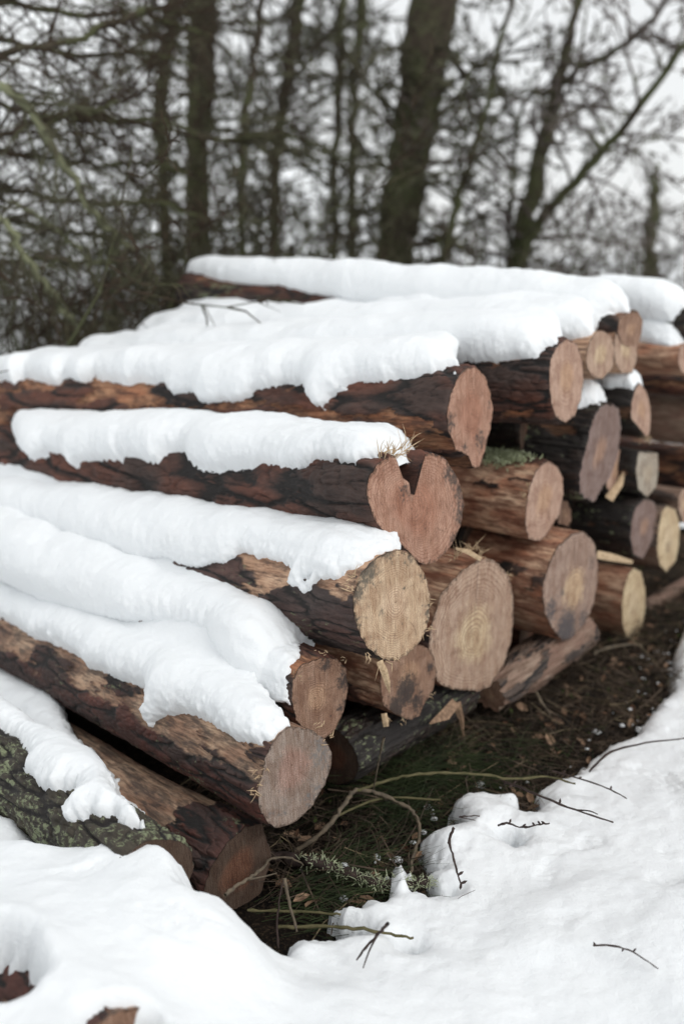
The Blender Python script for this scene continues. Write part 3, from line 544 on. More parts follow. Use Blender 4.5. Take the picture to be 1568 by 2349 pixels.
def build_snow():
    st = .0065
    x = np.arange(-1.7, 2.7, st); y = np.arange(.55, 5.2, st)
    # coarser with distance
    y = np.cumsum(np.concatenate([[.55], np.full(330, .0065), np.linspace(.0065, .03, 140)])); y = y[y < 5.3]
    X, Y = np.meshgrid(x, y, indexing='ij'); p = col3(X, Y, 0.)
    d = -sdist(X, Y, hole)
    h1 = onz(0, 2175, .28), onz(35, 2200, .28), onz(58, 2260, .27), onz(66, 2290, .26), onz(45, 2312, .26), onz(0, 2322, .26), onz(-120, 2300, .26), onz(-100, 2170, .28)
    h2 = [onz(a, b, .25) for a, b in [(245, 2410), (270, 2396), (300, 2388), (318, 2390), (318, 2410), (300, 2440), (250, 2440)]]
    for hh in (h1, h2): d = np.minimum(d, -sdist(X, Y, [q[:2] for q in hh]))
    for a, b, r in ((1000, 1, 0),): pass
    for (a, b, r) in c7_holes: q = onz(a, b, .08); d = np.minimum(d, np.hypot((X-q[0])*.8, Y-q[1])-r)
    d = d+(.020*fbm(p*15+3, 3)+.018*fbm(p*40+9, 3)+.007*perlin(p*120))*np.exp(-np.maximum(d, 0)/.035)
    z = snowz(X, Y)+.014*fbm(p*3.2+1, 3)+.008*fbm(p*9, 3)+.0030*fbm(p*28, 3)-.008*sstep(.34, .5, perlin(p*7+31))*(.4+np.abs(perlin(p*50)))
    # lumps near the torn rim
    z = z+(np.abs(perlin(p*14+7))*.012-.003)*np.exp(-np.clip(d, 0, 1)/.09)+np.abs(perlin(p*38+2))*.008*np.exp(-np.clip(d, 0, 1)/.06)
    for (a, b, zz, r, hh) in bumps:
        q = onz(a, b, zz); rr2 = ((X-q[0])**2+(Y-q[1])**2)/r**2; z = z+hh*np.exp(-rr2**2)
    out = np.clip(d/.065, 0, 1); prof = np.sqrt(np.clip(1-(1-out)**2, 0, 1))
    z = np.where(d > 0, -.01+(z+.01)*(.22+.78*prof), np.maximum(d*4, -.06))
    zt = terrain(X, Y); z = z+zt*(d > 0)
    V = col3(X, Y, z).reshape(-1, 3); F = grid_faces(len(x), len(y)); keep = (d.ravel() > -.015); F = F[keep[F].any(1)]
    use = np.unique(F); mp = np.zeros(len(V), int); mp[use] = np.arange(len(use))
    return tag(mkmesh('snow_ground', V[use], mp[F][:, ::-1][:, ::-1], SNOW), kind='structure')
c7_holes = [(516+.512*1290, 1663+.512*500, .014), (516+.512*1275, 1663+.512*480, .012), (516+.512*820, 1663+.512*970, .010), (516+.512*1350, 1663+.512*345, .02)]
bumps = [(910, 2010, .1, .028, .035), (1100, 1860, .09, .07, .008), (1180, 1830, .09, .05, .01), (1010, 1930, .1, .05, .008), (350, 1925, .22, .04, .03)]
snow_near = build_snow()

def build_far():
    a = np.concatenate([-np.geomspace(120, 2.5, 70), np.linspace(-2.4, 3.2, 60), np.geomspace(3.3, 120, 60)])
    b = np.concatenate([np.linspace(-12, .2, 20), np.linspace(.3, 6, 60), np.geomspace(6.1, 160, 110)])
    X, Y = np.meshgrid(a, b, indexing='ij'); Z = terrain(X, Y); p = col3(X, Y, 0.)
    F = grid_faces(len(a), len(b))
    gd = mkmesh('ground', col3(X, Y, Z+.012*fbm(p*3, 3)-.004), F, GROUND); tag(gd, kind='structure')
    Zs = Z+.055+.05*fbm(p*1.1, 3)
    inside = (sdist(X, Y, [(-1.62, .6), (2.62, .6), (2.62, 5.0), (1.5, 6.2), (-.9, 5.0), (-1.62, 3.4)]) > .0)
    keep = ~inside.ravel(); F2 = F[keep[F].all(1)]
    tag(mkmesh('snow_field', col3(X, Y, Zs), F2, SNOW), kind='structure')
def ground_mat():
    k = NT('forest_floor', .95, .15)
    a = k.noise(12, 5, rough=.7); b = k.noise(90, 4, rough=.7); c = k.noise(300, 2)
    q = k.mix(k.ramp(a, [(.4, 0.), (.6, 1.)]), (.008, .006, .005), (.020, .014, .010))
    q = k.mix(k.ramp(b, [(.5, 0.), (.7, 1.)]), q, (.075, .052, .034))
    k.bump(b, .02, 1.); return k.out(q)
GROUND = ground_mat(); build_far()

# ------------------------------------------------------------------ litter, grass and twigs in the bare strip
TWIG = plain('twig_bark', (.085, .068, .050), (.16, .125, .085), 60)
DARKTWIG = plain('twig_dark', (.030, .020, .018), (.060, .040, .034), 60)
OLIVE = plain('olive_stem', (.075, .070, .030), (.14, .12, .06), 40)
LITTER = plain('litter_twigs', (.010, .007, .005), (.105, .074, .050), 14)
GRASSM = plain('broom_green', (.011, .019, .006), (.038, .052, .016), 12)
LEAFM = plain('dead_leaf', (.10, .045, .025), (.22, .14, .085), 14)
LEAFG = plain('small_green_leaf', (.035, .06, .015), (.09, .12, .03), 14)
def hole_pts(n, box=None):
    """random points of the bare strip in front of the pile."""
    out = []
    H = np.array(hole)
    while len(out) < n:
        s = RNG.uniform(-.5, 3.2, 4*n); e = RNG.uniform(-.5, .75, 4*n)
        q = WALLP[:2]+s[:, None]*np.array([.643, .766])+e[:, None]*WN[:2]
        d = sdist(q[:, 0], q[:, 1], hole); out += list(q[d > -.01])
    return np.array(out[:n])
def scatter(n, ln, zmax, rad, spread_az=None, rise=.25, npt=5, bend=.5):
    q = hole_pts(n); az = RNG.uniform(0, 2*math.pi, n) if spread_az is None else RNG.normal(spread_az[0], spread_az[1], n)
    L = RNG.uniform(*ln, n); el = RNG.normal(0, rise, n); z0 = RNG.uniform(.005, zmax, n)
    D = np.stack([np.cos(az)*np.cos(el), np.sin(az)*np.cos(el), np.sin(el)], 1); B = RNG.normal(0, bend, (n, 3))*np.array([1, 1, .4])
    t = np.linspace(-.5, .5, npt)[None, :, None]
    P = np.concatenate([q, z0[:, None]], 1)[:, None]+D[:, None]*L[:, None, None]*t+B[:, None]*(t*t)*L[:, None, None]
    P[..., 2] = np.maximum(P[..., 2], .003); r = RNG.uniform(*rad, n)[:, None]*np.linspace(1, .4, npt)[None]
    return tubes(P, r, 3)
tag(mkmesh('litter', *join([scatter(9500, (.02, .16), .045, (.0006, .0022), rise=.4), scatter(420, (.12, .4), .06, (.0012, .0035), rise=.35)]), LITTER, smooth=False),
    'tangle of dead twigs and needles on the bare dark soil in front of the pile', 'litter', kind='stuff')
def clump(px, py, z, n, ln, az, saz, el, droop, rad=(.0006, .0013), sp=.05):
    c = onz(px, py, z); q = c+RNG.normal(0, sp, (n, 3))*np.array([1, 1, .25]); q[:, 2] = np.maximum(q[:, 2], .01)
    A = RNG.normal(az, saz, n); E = RNG.normal(el, .2, n); L = RNG.uniform(*ln, n); t = np.linspace(0, 1, 7)[None, :, None]
    D = np.stack([np.cos(A)*np.cos(E), np.sin(A)*np.cos(E), np.sin(E)], 1)
    P = q[:, None]+D[:, None]*t*L[:, None, None]+(np.array([0, 0, -droop])+RNG.normal(0, .12, (n, 3)))[:, None]*t*t*L[:, None, None]
    P[..., 2] = np.maximum(P[..., 2], .004); return tubes(P, RNG.uniform(*rad, n)[:, None]*np.linspace(1, .35, 7)[None], 3)
tag(mkmesh('grass', *join([clump(1000, 1830, .02, 190, (.2, .45), 2.9, .35, .25, .25), clump(1150, 1790, .02, 130, (.15, .4), 2.9, .5, .3, .3), clump(880, 1870, .02, 130, (.15, .35), .3, .6, .25, .25),
    clump(760, 1990, .02, 110, (.12, .3), .2, .7, .15, .2), clump(700, 2070, .02, 160, (.12, .32), .1, .35, .12, .15), clump(930, 1780, .03, 160, (.2, .4), .2, .5, .3, .35), clump(1250, 1740, .02, 60, (.1, .3), 2.6, .8, .3, .3), scatter(300, (.08, .25), .04, (.0006, .0012))]), GRASSM, smooth=False),
    'dark green broom and grass strands lying over the bare soil', 'grass', kind='stuff')
STRAW = plain('straw_stem', (.08, .062, .036), (.22, .17, .10), 30)
tag(mkmesh('straw', *join([scatter(200, (.06, .26), .06, (.0007, .0016), rise=.3, bend=.9), scatter(26, (.25, .5), .07, (.0014, .003), rise=.2, bend=1.1)]), STRAW, smooth=False),
    'pale dry stems and curled roots tangled over the dark soil', 'straw', kind='stuff')
def leaves(n, size, name, mat, label):
    q = hole_pts(n); a = RNG.uniform(0, 2*math.pi, n); s = RNG.uniform(*size, n)
    N = RNG.normal(0, .45, (n, 3))+np.array([0, 0, 1]); N /= np.linalg.norm(N, axis=1)[:, None]
    A = np.stack([np.cos(a), np.sin(a), np.zeros(n)], 1); A -= N*(A*N).sum(1)[:, None]; A /= np.linalg.norm(A, axis=1)[:, None]; B = np.cross(N, A)
    c = np.concatenate([q, RNG.uniform(.012, .04, n)[:, None]], 1)
    pr = [(-1, 0, 0), (-.35, .5, .12), (.45, .42, .1), (1, 0, -.1), (.45, -.42, .1), (-.35, -.5, .12)]
    V = np.stack([c+s[:, None]*(A*x+B*y+N*z) for x, y, z in pr], 1); f = np.array([[0, 1, 2, 3], [0, 3, 4, 5]])
    F = (f[None]+(np.arange(n)*6)[:, None, None]).reshape(-1, 4)
    tag(mkmesh(name, V.reshape(-1, 3), F, mat, smooth=False), label, 'leaves', kind='stuff')
leaves(420, (.006, .022), 'dead_leaves', LEAFM, 'brown dead leaves and bark chips strewn on the bare soil')
leaves(170, (.010, .030), 'bark_chips', TORN, 'torn bark flakes and wood chips lying under the cut ends')
def snow_bits(n):
    P = []; H = np.array(hole)
    q = hole_pts(n*6); d = np.abs(sdist(q[:, 0], q[:, 1], hole)); o = np.argsort(d+RNG.exponential(.02, len(d)))[:n]; q = q[o]
    u = np.linspace(0, math.pi/2, 5); v = np.linspace(0, 2*math.pi, 9)[:-1]; U, W = np.meshgrid(u, v, indexing='ij')
    S = col3(np.sin(U)*np.cos(W), np.sin(U)*np.sin(W), np.cos(U)).reshape(-1, 3); f = grid_faces(5, 8, True)
    Vs, Fs = [], []
    for i, (x, y) in enumerate(q):
        r = RNG.gamma(2., .0026)+.0015; V = S*np.array([r*RNG.uniform(.8, 1.6), r, r*RNG.uniform(.6, 1.1)])*(1+.25*perlin(S*2.3+i)[:, None])+np.array([x, y, RNG.uniform(.006, .03)])
        Vs.append(V); Fs.append(f+i*40)
    tag(mkmesh('snow_crumbs', np.concatenate(Vs), np.concatenate(Fs), SNOW), 'crumbs of snow fallen onto the soil along the edge of the snow', 'snow', kind='stuff')
snow_bits(95)
leaves(260, (.005, .011), 'green_leaves', LEAFG, 'tiny green leaves sprouting from the bare soil')

def stick(pts, zs, wpx, label, mat=TWIG, name='twig', group=None, cat='twig', forks=(), buds=0, rough=.15, fuzz=None):
    """a twig through photograph pixels at the given heights."""
    P = np.array([onz(x, y, z) for (x, y), z in zip(pts, zs)])
    def smooth(P, m=5):
        n = len(P); t = np.linspace(0, n-1, (n-1)*m+1); out = []
        for s in t:
            i = min(int(s), n-2); f = s-i; p0 = P[max(i-1, 0)]; p1 = P[i]; p2 = P[i+1]; p3 = P[min(i+2, n-1)]
            out.append(.5*((2*p1)+(-p0+p2)*f+(2*p0-5*p1+4*p2-p3)*f*f+(-p0+3*p1-3*p2+p3)*f**3))
        return np.array(out)
    Q = smooth(P); L = np.linalg.norm(P[0]-CAM); r = wpx*L/FPX/2
    Q = Q+RNG.normal(0, r*.25, Q.shape); rr = r*np.linspace(1.1, .6, len(Q))*(1+rough*RNG.normal(0, 1, len(Q)))
    parts = [tubes(Q[None], rr[None], 6)]
    for i in range(buds):
        j = RNG.integers(1, len(Q)-1); d = RNG.normal(0, 1, 3); d /= np.linalg.norm(d); parts.append(tubes(np.array([[Q[j], Q[j]+d*r*3, Q[j]+d*r*5]]), np.array([[r*.8, r*1.1, r*.1]]), 5))
    for fk in forks:
        S = smooth(np.array([onz(x, y, z) for x, y, z in fk])); parts.append(tubes(S[None], (r*np.linspace(.8, .35, len(S)))[None], 5))
    c0 = Q[0].copy(); V, F = join(parts); root = mkmesh(name, V-c0, F, mat); root.location = c0; tag(root, label, cat, group)
    if fuzz:
        n = fuzz; j = RNG.integers(len(Q)//5, len(Q), n); D = RNG.normal(0, 1, (n, 3))+np.array([0, -.2, .5]); D /= np.linalg.norm(D, axis=1)[:, None]
        t = np.linspace(0, 1, 4)[None, :, None]; P2 = Q[j][:, None]+D[:, None]*t*RNG.uniform(.008, .022, n)[:, None, None]+RNG.normal(0, .006, (n, 1, 3))*t*t+RNG.normal(0, r*.4, (n, 1, 3))
        V, F = tubes(P2, np.full((n, 4), .0011)*np.array([1, 1, .9, .6]), 3); mkmesh('lichen_tufts', V-c0, F, LICHEN, root, smooth=False)
    return root
LICHEN = plain('pale_lichen', (.30, .33, .20), (.46, .50, .34), 80)
SG = 'loose twigs around the bare strip'
stick(c7([(215,590),(300,600),(380,615),(500,645),(620,690),(700,712),(800,715),(910,702)]), [.04,.05,.06,.06,.06,.06,.06,.07], 24, 'thick branch shaggy with pale lichen, ending in the snow', DARKTWIG, 'branch', cat='branch', fuzz=520)
stick(c7([(315,565),(420,495),(490,420),(550,330),(585,293),(660,300),(760,340),(830,380),(865,430),(868,500),(840,600),(833,670)]), [.04,.08,.11,.13,.13,.12,.10,.09,.07,.06,.05,.04], 11, 'pale bent stem arching up from under the lowest log and back down', TWIG, group=SG)
stick(c7([(585,293),(700,258),(820,225),(950,215),(1150,222),(1300,245),(1440,232),(1568,265)]), [.13,.14,.15,.15,.14,.13,.12,.12], 7, 'long thin stem sweeping right over the green strands into the snow', OLIVE, group=SG)
stick([(760, 1880), (870, 1832), (1010, 1835)], [.09, .10, .10], 7, 'short straight olive stem beside the long sweeping one', OLIVE, group=SG)
stick(c7([(0,760),(60,715),(110,685),(170,640),(210,598),(300,598),(350,630)]), [.20,.19,.18,.15,.12,.08,.06], 8, 'thin pale twig crossing the dark shaded log end', TWIG, group=SG, forks=[[(565, 2018, .18), (600, 2012, .15), (634, 2003, .12)]])
stick(c7([(728,888),(690,930),(640,985),(592,1052)]), [.22,.18,.15,.13], 7, 'forked dark twig stuck upright in the snow below the bare strip', DARKTWIG, group=SG, forks=[[(869, 2139, .18), (849, 2175, .15), (832, 2221, .12)]])
stick(c7([(1022,460),(1005,520),(1020,590),(1040,660),(1057,720)]), [.22,.19,.17,.14,.11], 6, 'thin dark reddish twig leaning steeply on the snow bank', DARKTWIG, group=SG, buds=4)
stick(c7([(1220,450),(1260,440),(1330,458),(1400,450),(1452,440)]), [.13,.14,.15,.16,.17], 4.5, 'small budded twig sticking out over the hole in the snow', DARKTWIG, group=SG, buds=9)
stick(c7([(710,55),(690,150),(675,230),(663,295)]), [.34,.25,.18,.12], 5, 'thin upright stalk in front of the lichen-flecked bearer', TWIG, group=SG)
stick(c7([(240,905),(360,905),(500,905),(620,915),(740,935),(845,955)]), [.05,.06,.08,.10,.10,.10], 8, 'straight olive stick poking into the snow at the lower end of the bare strip', OLIVE, group=SG)
stick(c7([(100,830),(250,835),(400,840),(520,850)]), [.06,.06,.07,.08], 7, 'olive stick lying behind the one that pokes into the snow', OLIVE, group=SG)
stick(c7([(265,690),(280,760),(300,850),(322,925)]), [.14,.12,.10,.08], 8, 'short dark stick standing left of the lichened branch', TWIG, group=SG)
stick(c7([(240,1000),(232,900),(240,800),(262,700)]), [.03,.06,.10,.14], 5, 'crooked thin stick crossing behind the short standing one', DARKTWIG, group=SG)
stick([(1360, 2170), (1400, 2169), (1450, 2184), (1508, 2222)], [.125, .14, .14, .13], 4, 'curved hair-thin twig lying alone on the open snow', DARKTWIG, group=SG, buds=3)
stick([(1265, 1768), (1340, 1790), (1400, 1812), (1436, 1832)], [.12, .13, .13, .12], 4, 'thin dark twig on the snow, upper of two parallel ones', DARKTWIG, group=SG, buds=4)
stick([(1150, 1790), (1230, 1822), (1320, 1858), (1405, 1886)], [.12, .14, .14, .13], 5, 'thin dark twig on the snow, lower of two parallel ones', DARKTWIG, group=SG, buds=4, forks=[[(1320, 1858, .14), (1350, 1860, .16), (1370, 1868, .16)]])
stick([(1350, 1770), (1400, 1725), (1480, 1704), (1600, 1690)], [.10, .13, .13, .13], 5, 'twig arching over the snow edge to the right photo edge', DARKTWIG, group=SG)
stick(c7([(1047,412),(1090,408),(1140,408)]), [.13,.14,.14], 3.5, 'tiny forked twig on the snow lip over the bare strip', DARKTWIG, group=SG, forks=[[(1052, 1874, .13), (1090, 1882, .13)]])
stick(c3([(870,350),(930,365),(1000,395),(1070,425)]), [.99,1.0,1.0,.99], 4, 'dark sprig lying on the snow cap of the furrowed log', DARKTWIG, group=SG, forks=[[(446, 925, .99), (436, 960, .97)]])
stick([(1255, 1500), (1215, 1560), (1260, 1640)], [.06, .10, .05], 9, 'grey dead stem hooked at the foot of the pile below the blue-grey end', TWIG, group=SG)
stick([(1360, 1500), (1420, 1480), (1470, 1480)], [.05, .07, .06], 8, 'grey dead stem lying below the cream log end', TWIG, group=SG)
# pale torn pieces of wood
def sliver(pts, d, wpx, label, key=None, th=.004, mat=None):
    P = np.array([onwall(x, y, dd) for (x, y), dd in zip(pts, d)]); L = np.linalg.norm(P[0]-CAM); w_ = np.array(wpx)*L/FPX/2
    side = np.cross(np.gradient(P, axis=0), P-CAM); side /= np.linalg.norm(side, axis=1)[:, None]; fwd = (P-CAM)/np.linalg.norm(P-CAM, axis=1)[:, None]
    ring = [P+side*w_[:, None]-fwd*th*.4, P+side*w_[:, None]*.2-fwd*th, P-side*w_[:, None]-fwd*th*.2, P-side*w_[:, None]+fwd*th, P+side*w_[:, None]+fwd*th]
    V = np.stack(ring, 1).reshape(-1, 3); F = grid_faces(len(P), 5, True); c0 = V[0].copy()
    o = mkmesh('wood_sliver', V-c0, F, mat or SPLINTER, smooth=False)
    if key: o.parent = LOGS[key].root; o.matrix_parent_inverse = LOGS[key].root.matrix_world.inverted(); o.location = c0
    else: o.location = c0; tag(o, label, 'wood sliver')
    return o
bpy.context.view_layer.update()
sliver(c5([(205,945),(225,990),(240,1040),(250,1090)]), [.14, .15, .15, .14], [14, 17, 14, 2], 'x', 'L3')
sliver(c5([(225,1180),(232,1220),(235,1240)]), [.02, .03, .03], [13, 14, 12], 'x', 'L8')
sliver([(1368, 1272), (1400, 1278), (1450, 1290)], [.03, .03, .03], [18, 18, 8], 'pale split piece of wood lying on the cream-ended log')
sliver([(985, 1660), (1020, 1640), (1045, 1610)], [.02, .03, .02], [4, 26, 22], 'torn brown splinter under the largest oval end', mat=TORN)
sliver([(1045, 1612), (1058, 1650), (1062, 1690)], [.02, .03, .03], [22, 12, 3], 'torn brown splinter hanging beside the first one under the largest oval end', mat=TORN)
sliver([(1395, 1145), (1420, 1110), (1432, 1075)], [-.04, -.04, -.04], [20, 16, 3], 'pale wedge of wood between the grey end and the ragged one')
sliver(c5([(545, 440), (600, 455), (660, 490)]), [0, .01, .02], [4, 12, 10], 'x', 'L7', .003)
# moss on the pinkish-ended log
def moss(key, spots, label='moss_patch'):
    g = LOGS[key]; P = []
    for (px, py, rr, n) in spots:
        for _ in range(n):
            t, th = hit(g, px+RNG.normal(0, rr), py+RNG.normal(0, rr*.35)); r = g.Rm*.99
            s = np.array([t, g.cen[0]+r*math.sin(th), g.cen[1]+r*math.cos(th)]); d = np.array([RNG.normal(0, .6), math.sin(th), math.cos(th)])+RNG.normal(0, .5, 3)
            d /= np.linalg.norm(d); l = RNG.uniform(.005, .014); P.append([s, s+d*l*.5, s+d*l+RNG.normal(0, .003, 3)])
    V, F = tubes(np.array(P), np.tile([.0018, .0022, .0009], (len(P), 1)), 3); mkmesh(label, V, F, MOSS, g.root, smooth=False)
MOSS = plain('moss', (.17, .19, .09), (.42, .45, .30), 50)
moss('L12', [(1158, 1047, 26, 900)])

# ------------------------------------------------------------------ trees and brush behind the pile
def tree_mat(name, a, b, moss=.5, mc=(.085, .09, .045)):
    k = NT(name, .95, .1); n1 = k.noise(2.2, 5, rough=.7); n2 = k.noise(25, 3)
    c = k.mix(k.ramp(n2, [(.35, 0.), (.65, 1.)]), a, b)
    return k.out(k.mix(k.ramp(n1, [(.58-.2*moss, 0.), (.68-.2*moss, 1.)]), c, mc))
TRK = tree_mat('tree_bark', (0.039, 0.031, 0.023), (0.074, 0.061, 0.045), .7, (0.086, 0.092, 0.048))
TW1 = tree_mat('twigs_mossy', (0.039, 0.034, 0.025), (0.078, 0.067, 0.048), .6, (0.098, 0.098, 0.061))
TW2 = tree_mat('twigs_brown', (0.028, 0.021, 0.016), (0.062, 0.044, 0.031), .3, (0.070, 0.074, 0.039))
TW3 = tree_mat('twigs_grey', (.10, .085, .08), (.15, .125, .11), .25, (.12, .125, .07))
def at_dist(px, py, D): r = ray(px, py); return CAM+r*(D/math.hypot(r[0], r[1]))
def grow(P0, D, L, r, n=6, wob=.25, droop=0., up=0.):
    M = len(P0); D = D/np.linalg.norm(D, axis=1)[:, None]; st = (L/(n-1))[:, None]; pts = [P0]
    for i in range(n-1):
        D = D+RNG.normal(0, wob/math.sqrt(n), (M, 3))+np.array([0, 0, up-droop])/n; D /= np.linalg.norm(D, axis=1)[:, None]; pts.append(pts[-1]+D*st)
    return np.stack(pts, 1), r[:, None]*np.linspace(1, .3, n)[None]
def spawn(P, Rr, k, ang=.9, lr=.5, rr=.5, lo=.15, L=None):
    M, n, _ = P.shape; idx = np.repeat(np.arange(M), k); s = RNG.uniform(lo, .98, M*k)*(n-1); i = np.minimum(s.astype(int), n-2); f = (s-i)[:, None]
    p = P[idx, i]*(1-f)+P[idx, i+1]*f; T = P[idx, i+1]-P[idx, i]; T /= np.linalg.norm(T, axis=1)[:, None]+1e-9
    N = RNG.normal(0, 1, (M*k, 3)); N -= T*(N*T).sum(1)[:, None]; N /= np.linalg.norm(N, axis=1)[:, None]
    a = RNG.normal(ang, .25, M*k)[:, None]; D = T*np.cos(a)+N*np.sin(a)
    tot = np.linalg.norm(np.diff(P, axis=1), axis=2).sum(1)[idx]; ln = (tot if L is None else L)*lr*RNG.uniform(.5, 1.2, M*k)*(1.15-.6*s/(n-1))
    return p, D, ln, Rr[idx, i]*rr*RNG.uniform(.7, 1.1, M*k)
def tree(name, label, cat, pxs, D, wpx, limbs=26, limb_len=1.6, kids=(7, 6), mats=(TRK, TW1), droop=.3, group=None, lo=.05, limb_r=.016, dirs=None, twig_r=.005, up=0., extra=1.2, ang=1.2):
    P = np.array([at_dist(x, y, d) for (x, y), d in zip(pxs, D if hasattr(D, '__len__') else [D]*len(pxs))]); P = P[::-1] if P[0, 2] > P[-1, 2] else P
    w_ = np.array(wpx if hasattr(wpx, '__len__') else [wpx]*len(P)); w_ = w_[::-1] if pxs[0][1] < pxs[-1][1] else w_
    Dm = np.linalg.norm(P-CAM, axis=1); R = w_*Dm/FPX/2
    # go on beyond the frame: down to the ground and up
    zg = float(terrain(np.array([P[0, 0]]), np.array([P[0, 1]]))[0]); bt = P[0].copy(); bt[2] = min(zg, P[0, 2]-.1)-.1
    tp = P[-1]+(P[-1]-P[-2])/np.linalg.norm(P[-1]-P[-2])*extra
    P = np.concatenate([bt[None], P, tp[None]]); R = np.concatenate([[R[0]*1.15], R, [R[-1]*.6]])
    s = np.linspace(0, len(P)-1, 26); Q = np.stack([np.interp(s, np.arange(len(P)), P[:, i]) for i in range(3)], 1); RR = np.interp(s, np.arange(len(P)), R)
    Q[1:-1] = (Q[:-2]+2*Q[1:-1]+Q[2:])/4; Q[1:-1] += RNG.normal(0, .008*D_(D)/5, (24, 3)); c0 = Q[0].copy()
    root = empty(name, Matrix.Translation(c0)); tag(root, label, cat, group)
    V, F = tubes(Q[None], (RR*(1+.08*RNG.normal(0, 1, 26)))[None], 12); mkmesh('trunk', V-c0, F, mats[0], root)
    p, d, l, r = spawn(Q[None], RR[None], int(limbs*.82), ang, 1., .4, lo, L=limb_len)
    r = np.minimum(r, limb_r*2)*.5+limb_r*.5
    B1, r1 = grow(p, d, l, r, 8, .5, droop, up)
    p, d, l, r = spawn(B1, r1, kids[0], .85, .5, .5); B2, r2 = grow(p, d, l, np.maximum(r, twig_r), 6, .5, droop*.6, up*.5)
    p, d, l, r = spawn(B2, r2, kids[1]+3, .8, .38, .6, .35); B3, r3 = grow(p, d, l, np.full(len(l), twig_r*1.5)*RNG.uniform(.5, 1.4, len(l)), 4, .5, droop*.3)
    parts = [tubes(B1, r1, 5), tubes(B2, r2, 4), tubes(B3, r3, 3)]
    V, F = join(parts); mkmesh('crown', V-c0, F, mats[1], root, smooth=False); return root
def D_(D): return D if not hasattr(D, '__len__') else D[0]
TG = 'trees behind the log pile'
tree('tree', 'broad mossy trunk leaning slightly, behind the middle of the pile', 'tree', [(988, 0), (965, 200), (935, 400), (905, 580)], 9.0, [105, 100, 92, 80], limbs=46, limb_len=1.5, kids=(8, 6), group=TG, ang=1.3)
tree('tree', 'straight dark trunk seen through the branches left of the middle', 'tree', [(462, 0), (460, 200), (452, 380)], 8.5, [62, 58, 52], limbs=44, limb_len=1.6, kids=(8, 6), group=TG, ang=1.3)
tree('tree', 'slim upright trunk, left of a thin close pair', 'tree', [(786, 0), (778, 200), (766, 400)], 11, [20, 20, 18], limbs=22, limb_len=1.3, group=TG, mats=(TRK, TW2))
tree('tree', 'slim trunk, right of a thin close pair and nearest the broad one', 'tree', [(828, 0), (818, 150), (806, 290)], 11.5, [24, 22, 20], limbs=22, limb_len=1.3, group=TG)
tree('tree', 'dark trunk at upper left, leaning, left of the straight one', 'tree', [(398, 0), (384, 120), (366, 240)], 10, [34, 34, 30], limbs=26, limb_len=1.5, group=TG)
tree('tree', 'leaning grey trunk forking into long bare limbs at right', 'tree', [(1325, 0), (1295, 130), (1268, 230), (1232, 380), (1210, 480), (1188, 610)], 8.5, [16, 22, 30, 36, 42, 46], limbs=20, limb_len=1.3, kids=(7, 5), mats=(TRK, TW3), group=TG, droop=-.1)
tree('tree', 'long bare limb-like stem curving up to the upper right corner', 'tree', [(1580, 80), (1470, 250), (1350, 380), (1260, 480), (1200, 560)], [7.6, 7.9, 8.1, 8.3, 8.4], [12, 16, 20, 24, 26], limbs=26, limb_len=1.1, kids=(7, 5), mats=(TRK, TW3), group=TG, droop=-.1)
tree('tree', 'thin stem crossing high at right towards the photo top', 'tree', [(1560, -20), (1430, 110), (1330, 160), (1270, 215), (1180, 220)], [8, 8.2, 8.4, 8.5, 8.6], [10, 12, 14, 16, 8], limbs=22, limb_len=1.1, kids=(7, 5), mats=(TRK, TW3), group=TG, droop=-.1)
tree('tree', 'thin leaning sapling between the broad trunk and the forking one', 'tree', [(1130, 180), (1090, 330), (1050, 470), (1012, 610)], 8, [12, 15, 18, 20], limbs=34, limb_len=.9, kids=(6, 5), mats=(TRK, TW1), group=TG)
tree('tree', 'short dark trunk near the right photo edge', 'tree', [(1500, 440), (1495, 540), (1486, 660)], 13, [20, 28, 34], limbs=20, limb_len=1.0, kids=(6, 5), mats=(TRK, TW2), group=TG, extra=.3)
tree('tree', 'crooked brown trunk right of the straight dark one', 'tree', [(690, 0), (668, 140), (650, 260), (630, 380)], 9.5, [32, 30, 28, 24], limbs=40, limb_len=1.5, kids=(8, 6), group=TG)
tree('tree', 'hidden mossy stem in the tangle left of the thin pair', 'tree', [(600, 0), (575, 200), (550, 400)], 7.5, [14, 16, 18], limbs=36, limb_len=1.2, kids=(7, 6), group=TG)

def shrub(label, px, py, D, n=14, h=(1.0, 2.2), lean=(-.2, 0, 0), mat=TW1, kids=(8, 5), droop=.5, r=.009, spread=.6, el=1.1, twig=.0042, group='brush behind the log pile'):
    c = at_dist(px, py, D); c[2] = float(terrain(np.array([c[0]]), np.array([c[1]]))[0])
    P0 = c+RNG.normal(0, .18, (n, 3))*np.array([1, 1, 0]); A = RNG.uniform(0, 2*math.pi, n); E = RNG.normal(el, .3, n)
    Dr = np.stack([np.cos(A)*np.cos(E)*spread*1.6, np.sin(A)*np.cos(E)*spread*1.6, np.sin(E)], 1)+np.array(lean)
    B1, r1 = grow(P0, Dr, RNG.uniform(*h, n), np.full(n, r)*RNG.uniform(.6, 1.3, n), 9, .5, droop)
    p, d, l, rr = spawn(B1, r1, kids[0], .8, .42, .5, .05); B2, r2 = grow(p, d, l, np.maximum(rr, twig), 6, .6, droop*.3)
    p, d, l, rr = spawn(B2, r2, kids[1], .8, .42, .6, .3); B3, r3 = grow(p, d, l, np.full(len(l), twig*1.1)*RNG.uniform(.5, 1.4, len(l)), 4, .5, 0)
    root = empty('shrub', Matrix.Translation(c)); tag(root, label, 'shrub', group)
    V, F = tubes(B1, r1, 5); mkmesh('stem', V-c, F, TRK, root)
    V, F = join([tubes(B2, r2, 4), tubes(B3, r3, 3)]); mkmesh('twigs', V-c, F, mat, root, smooth=False); return root
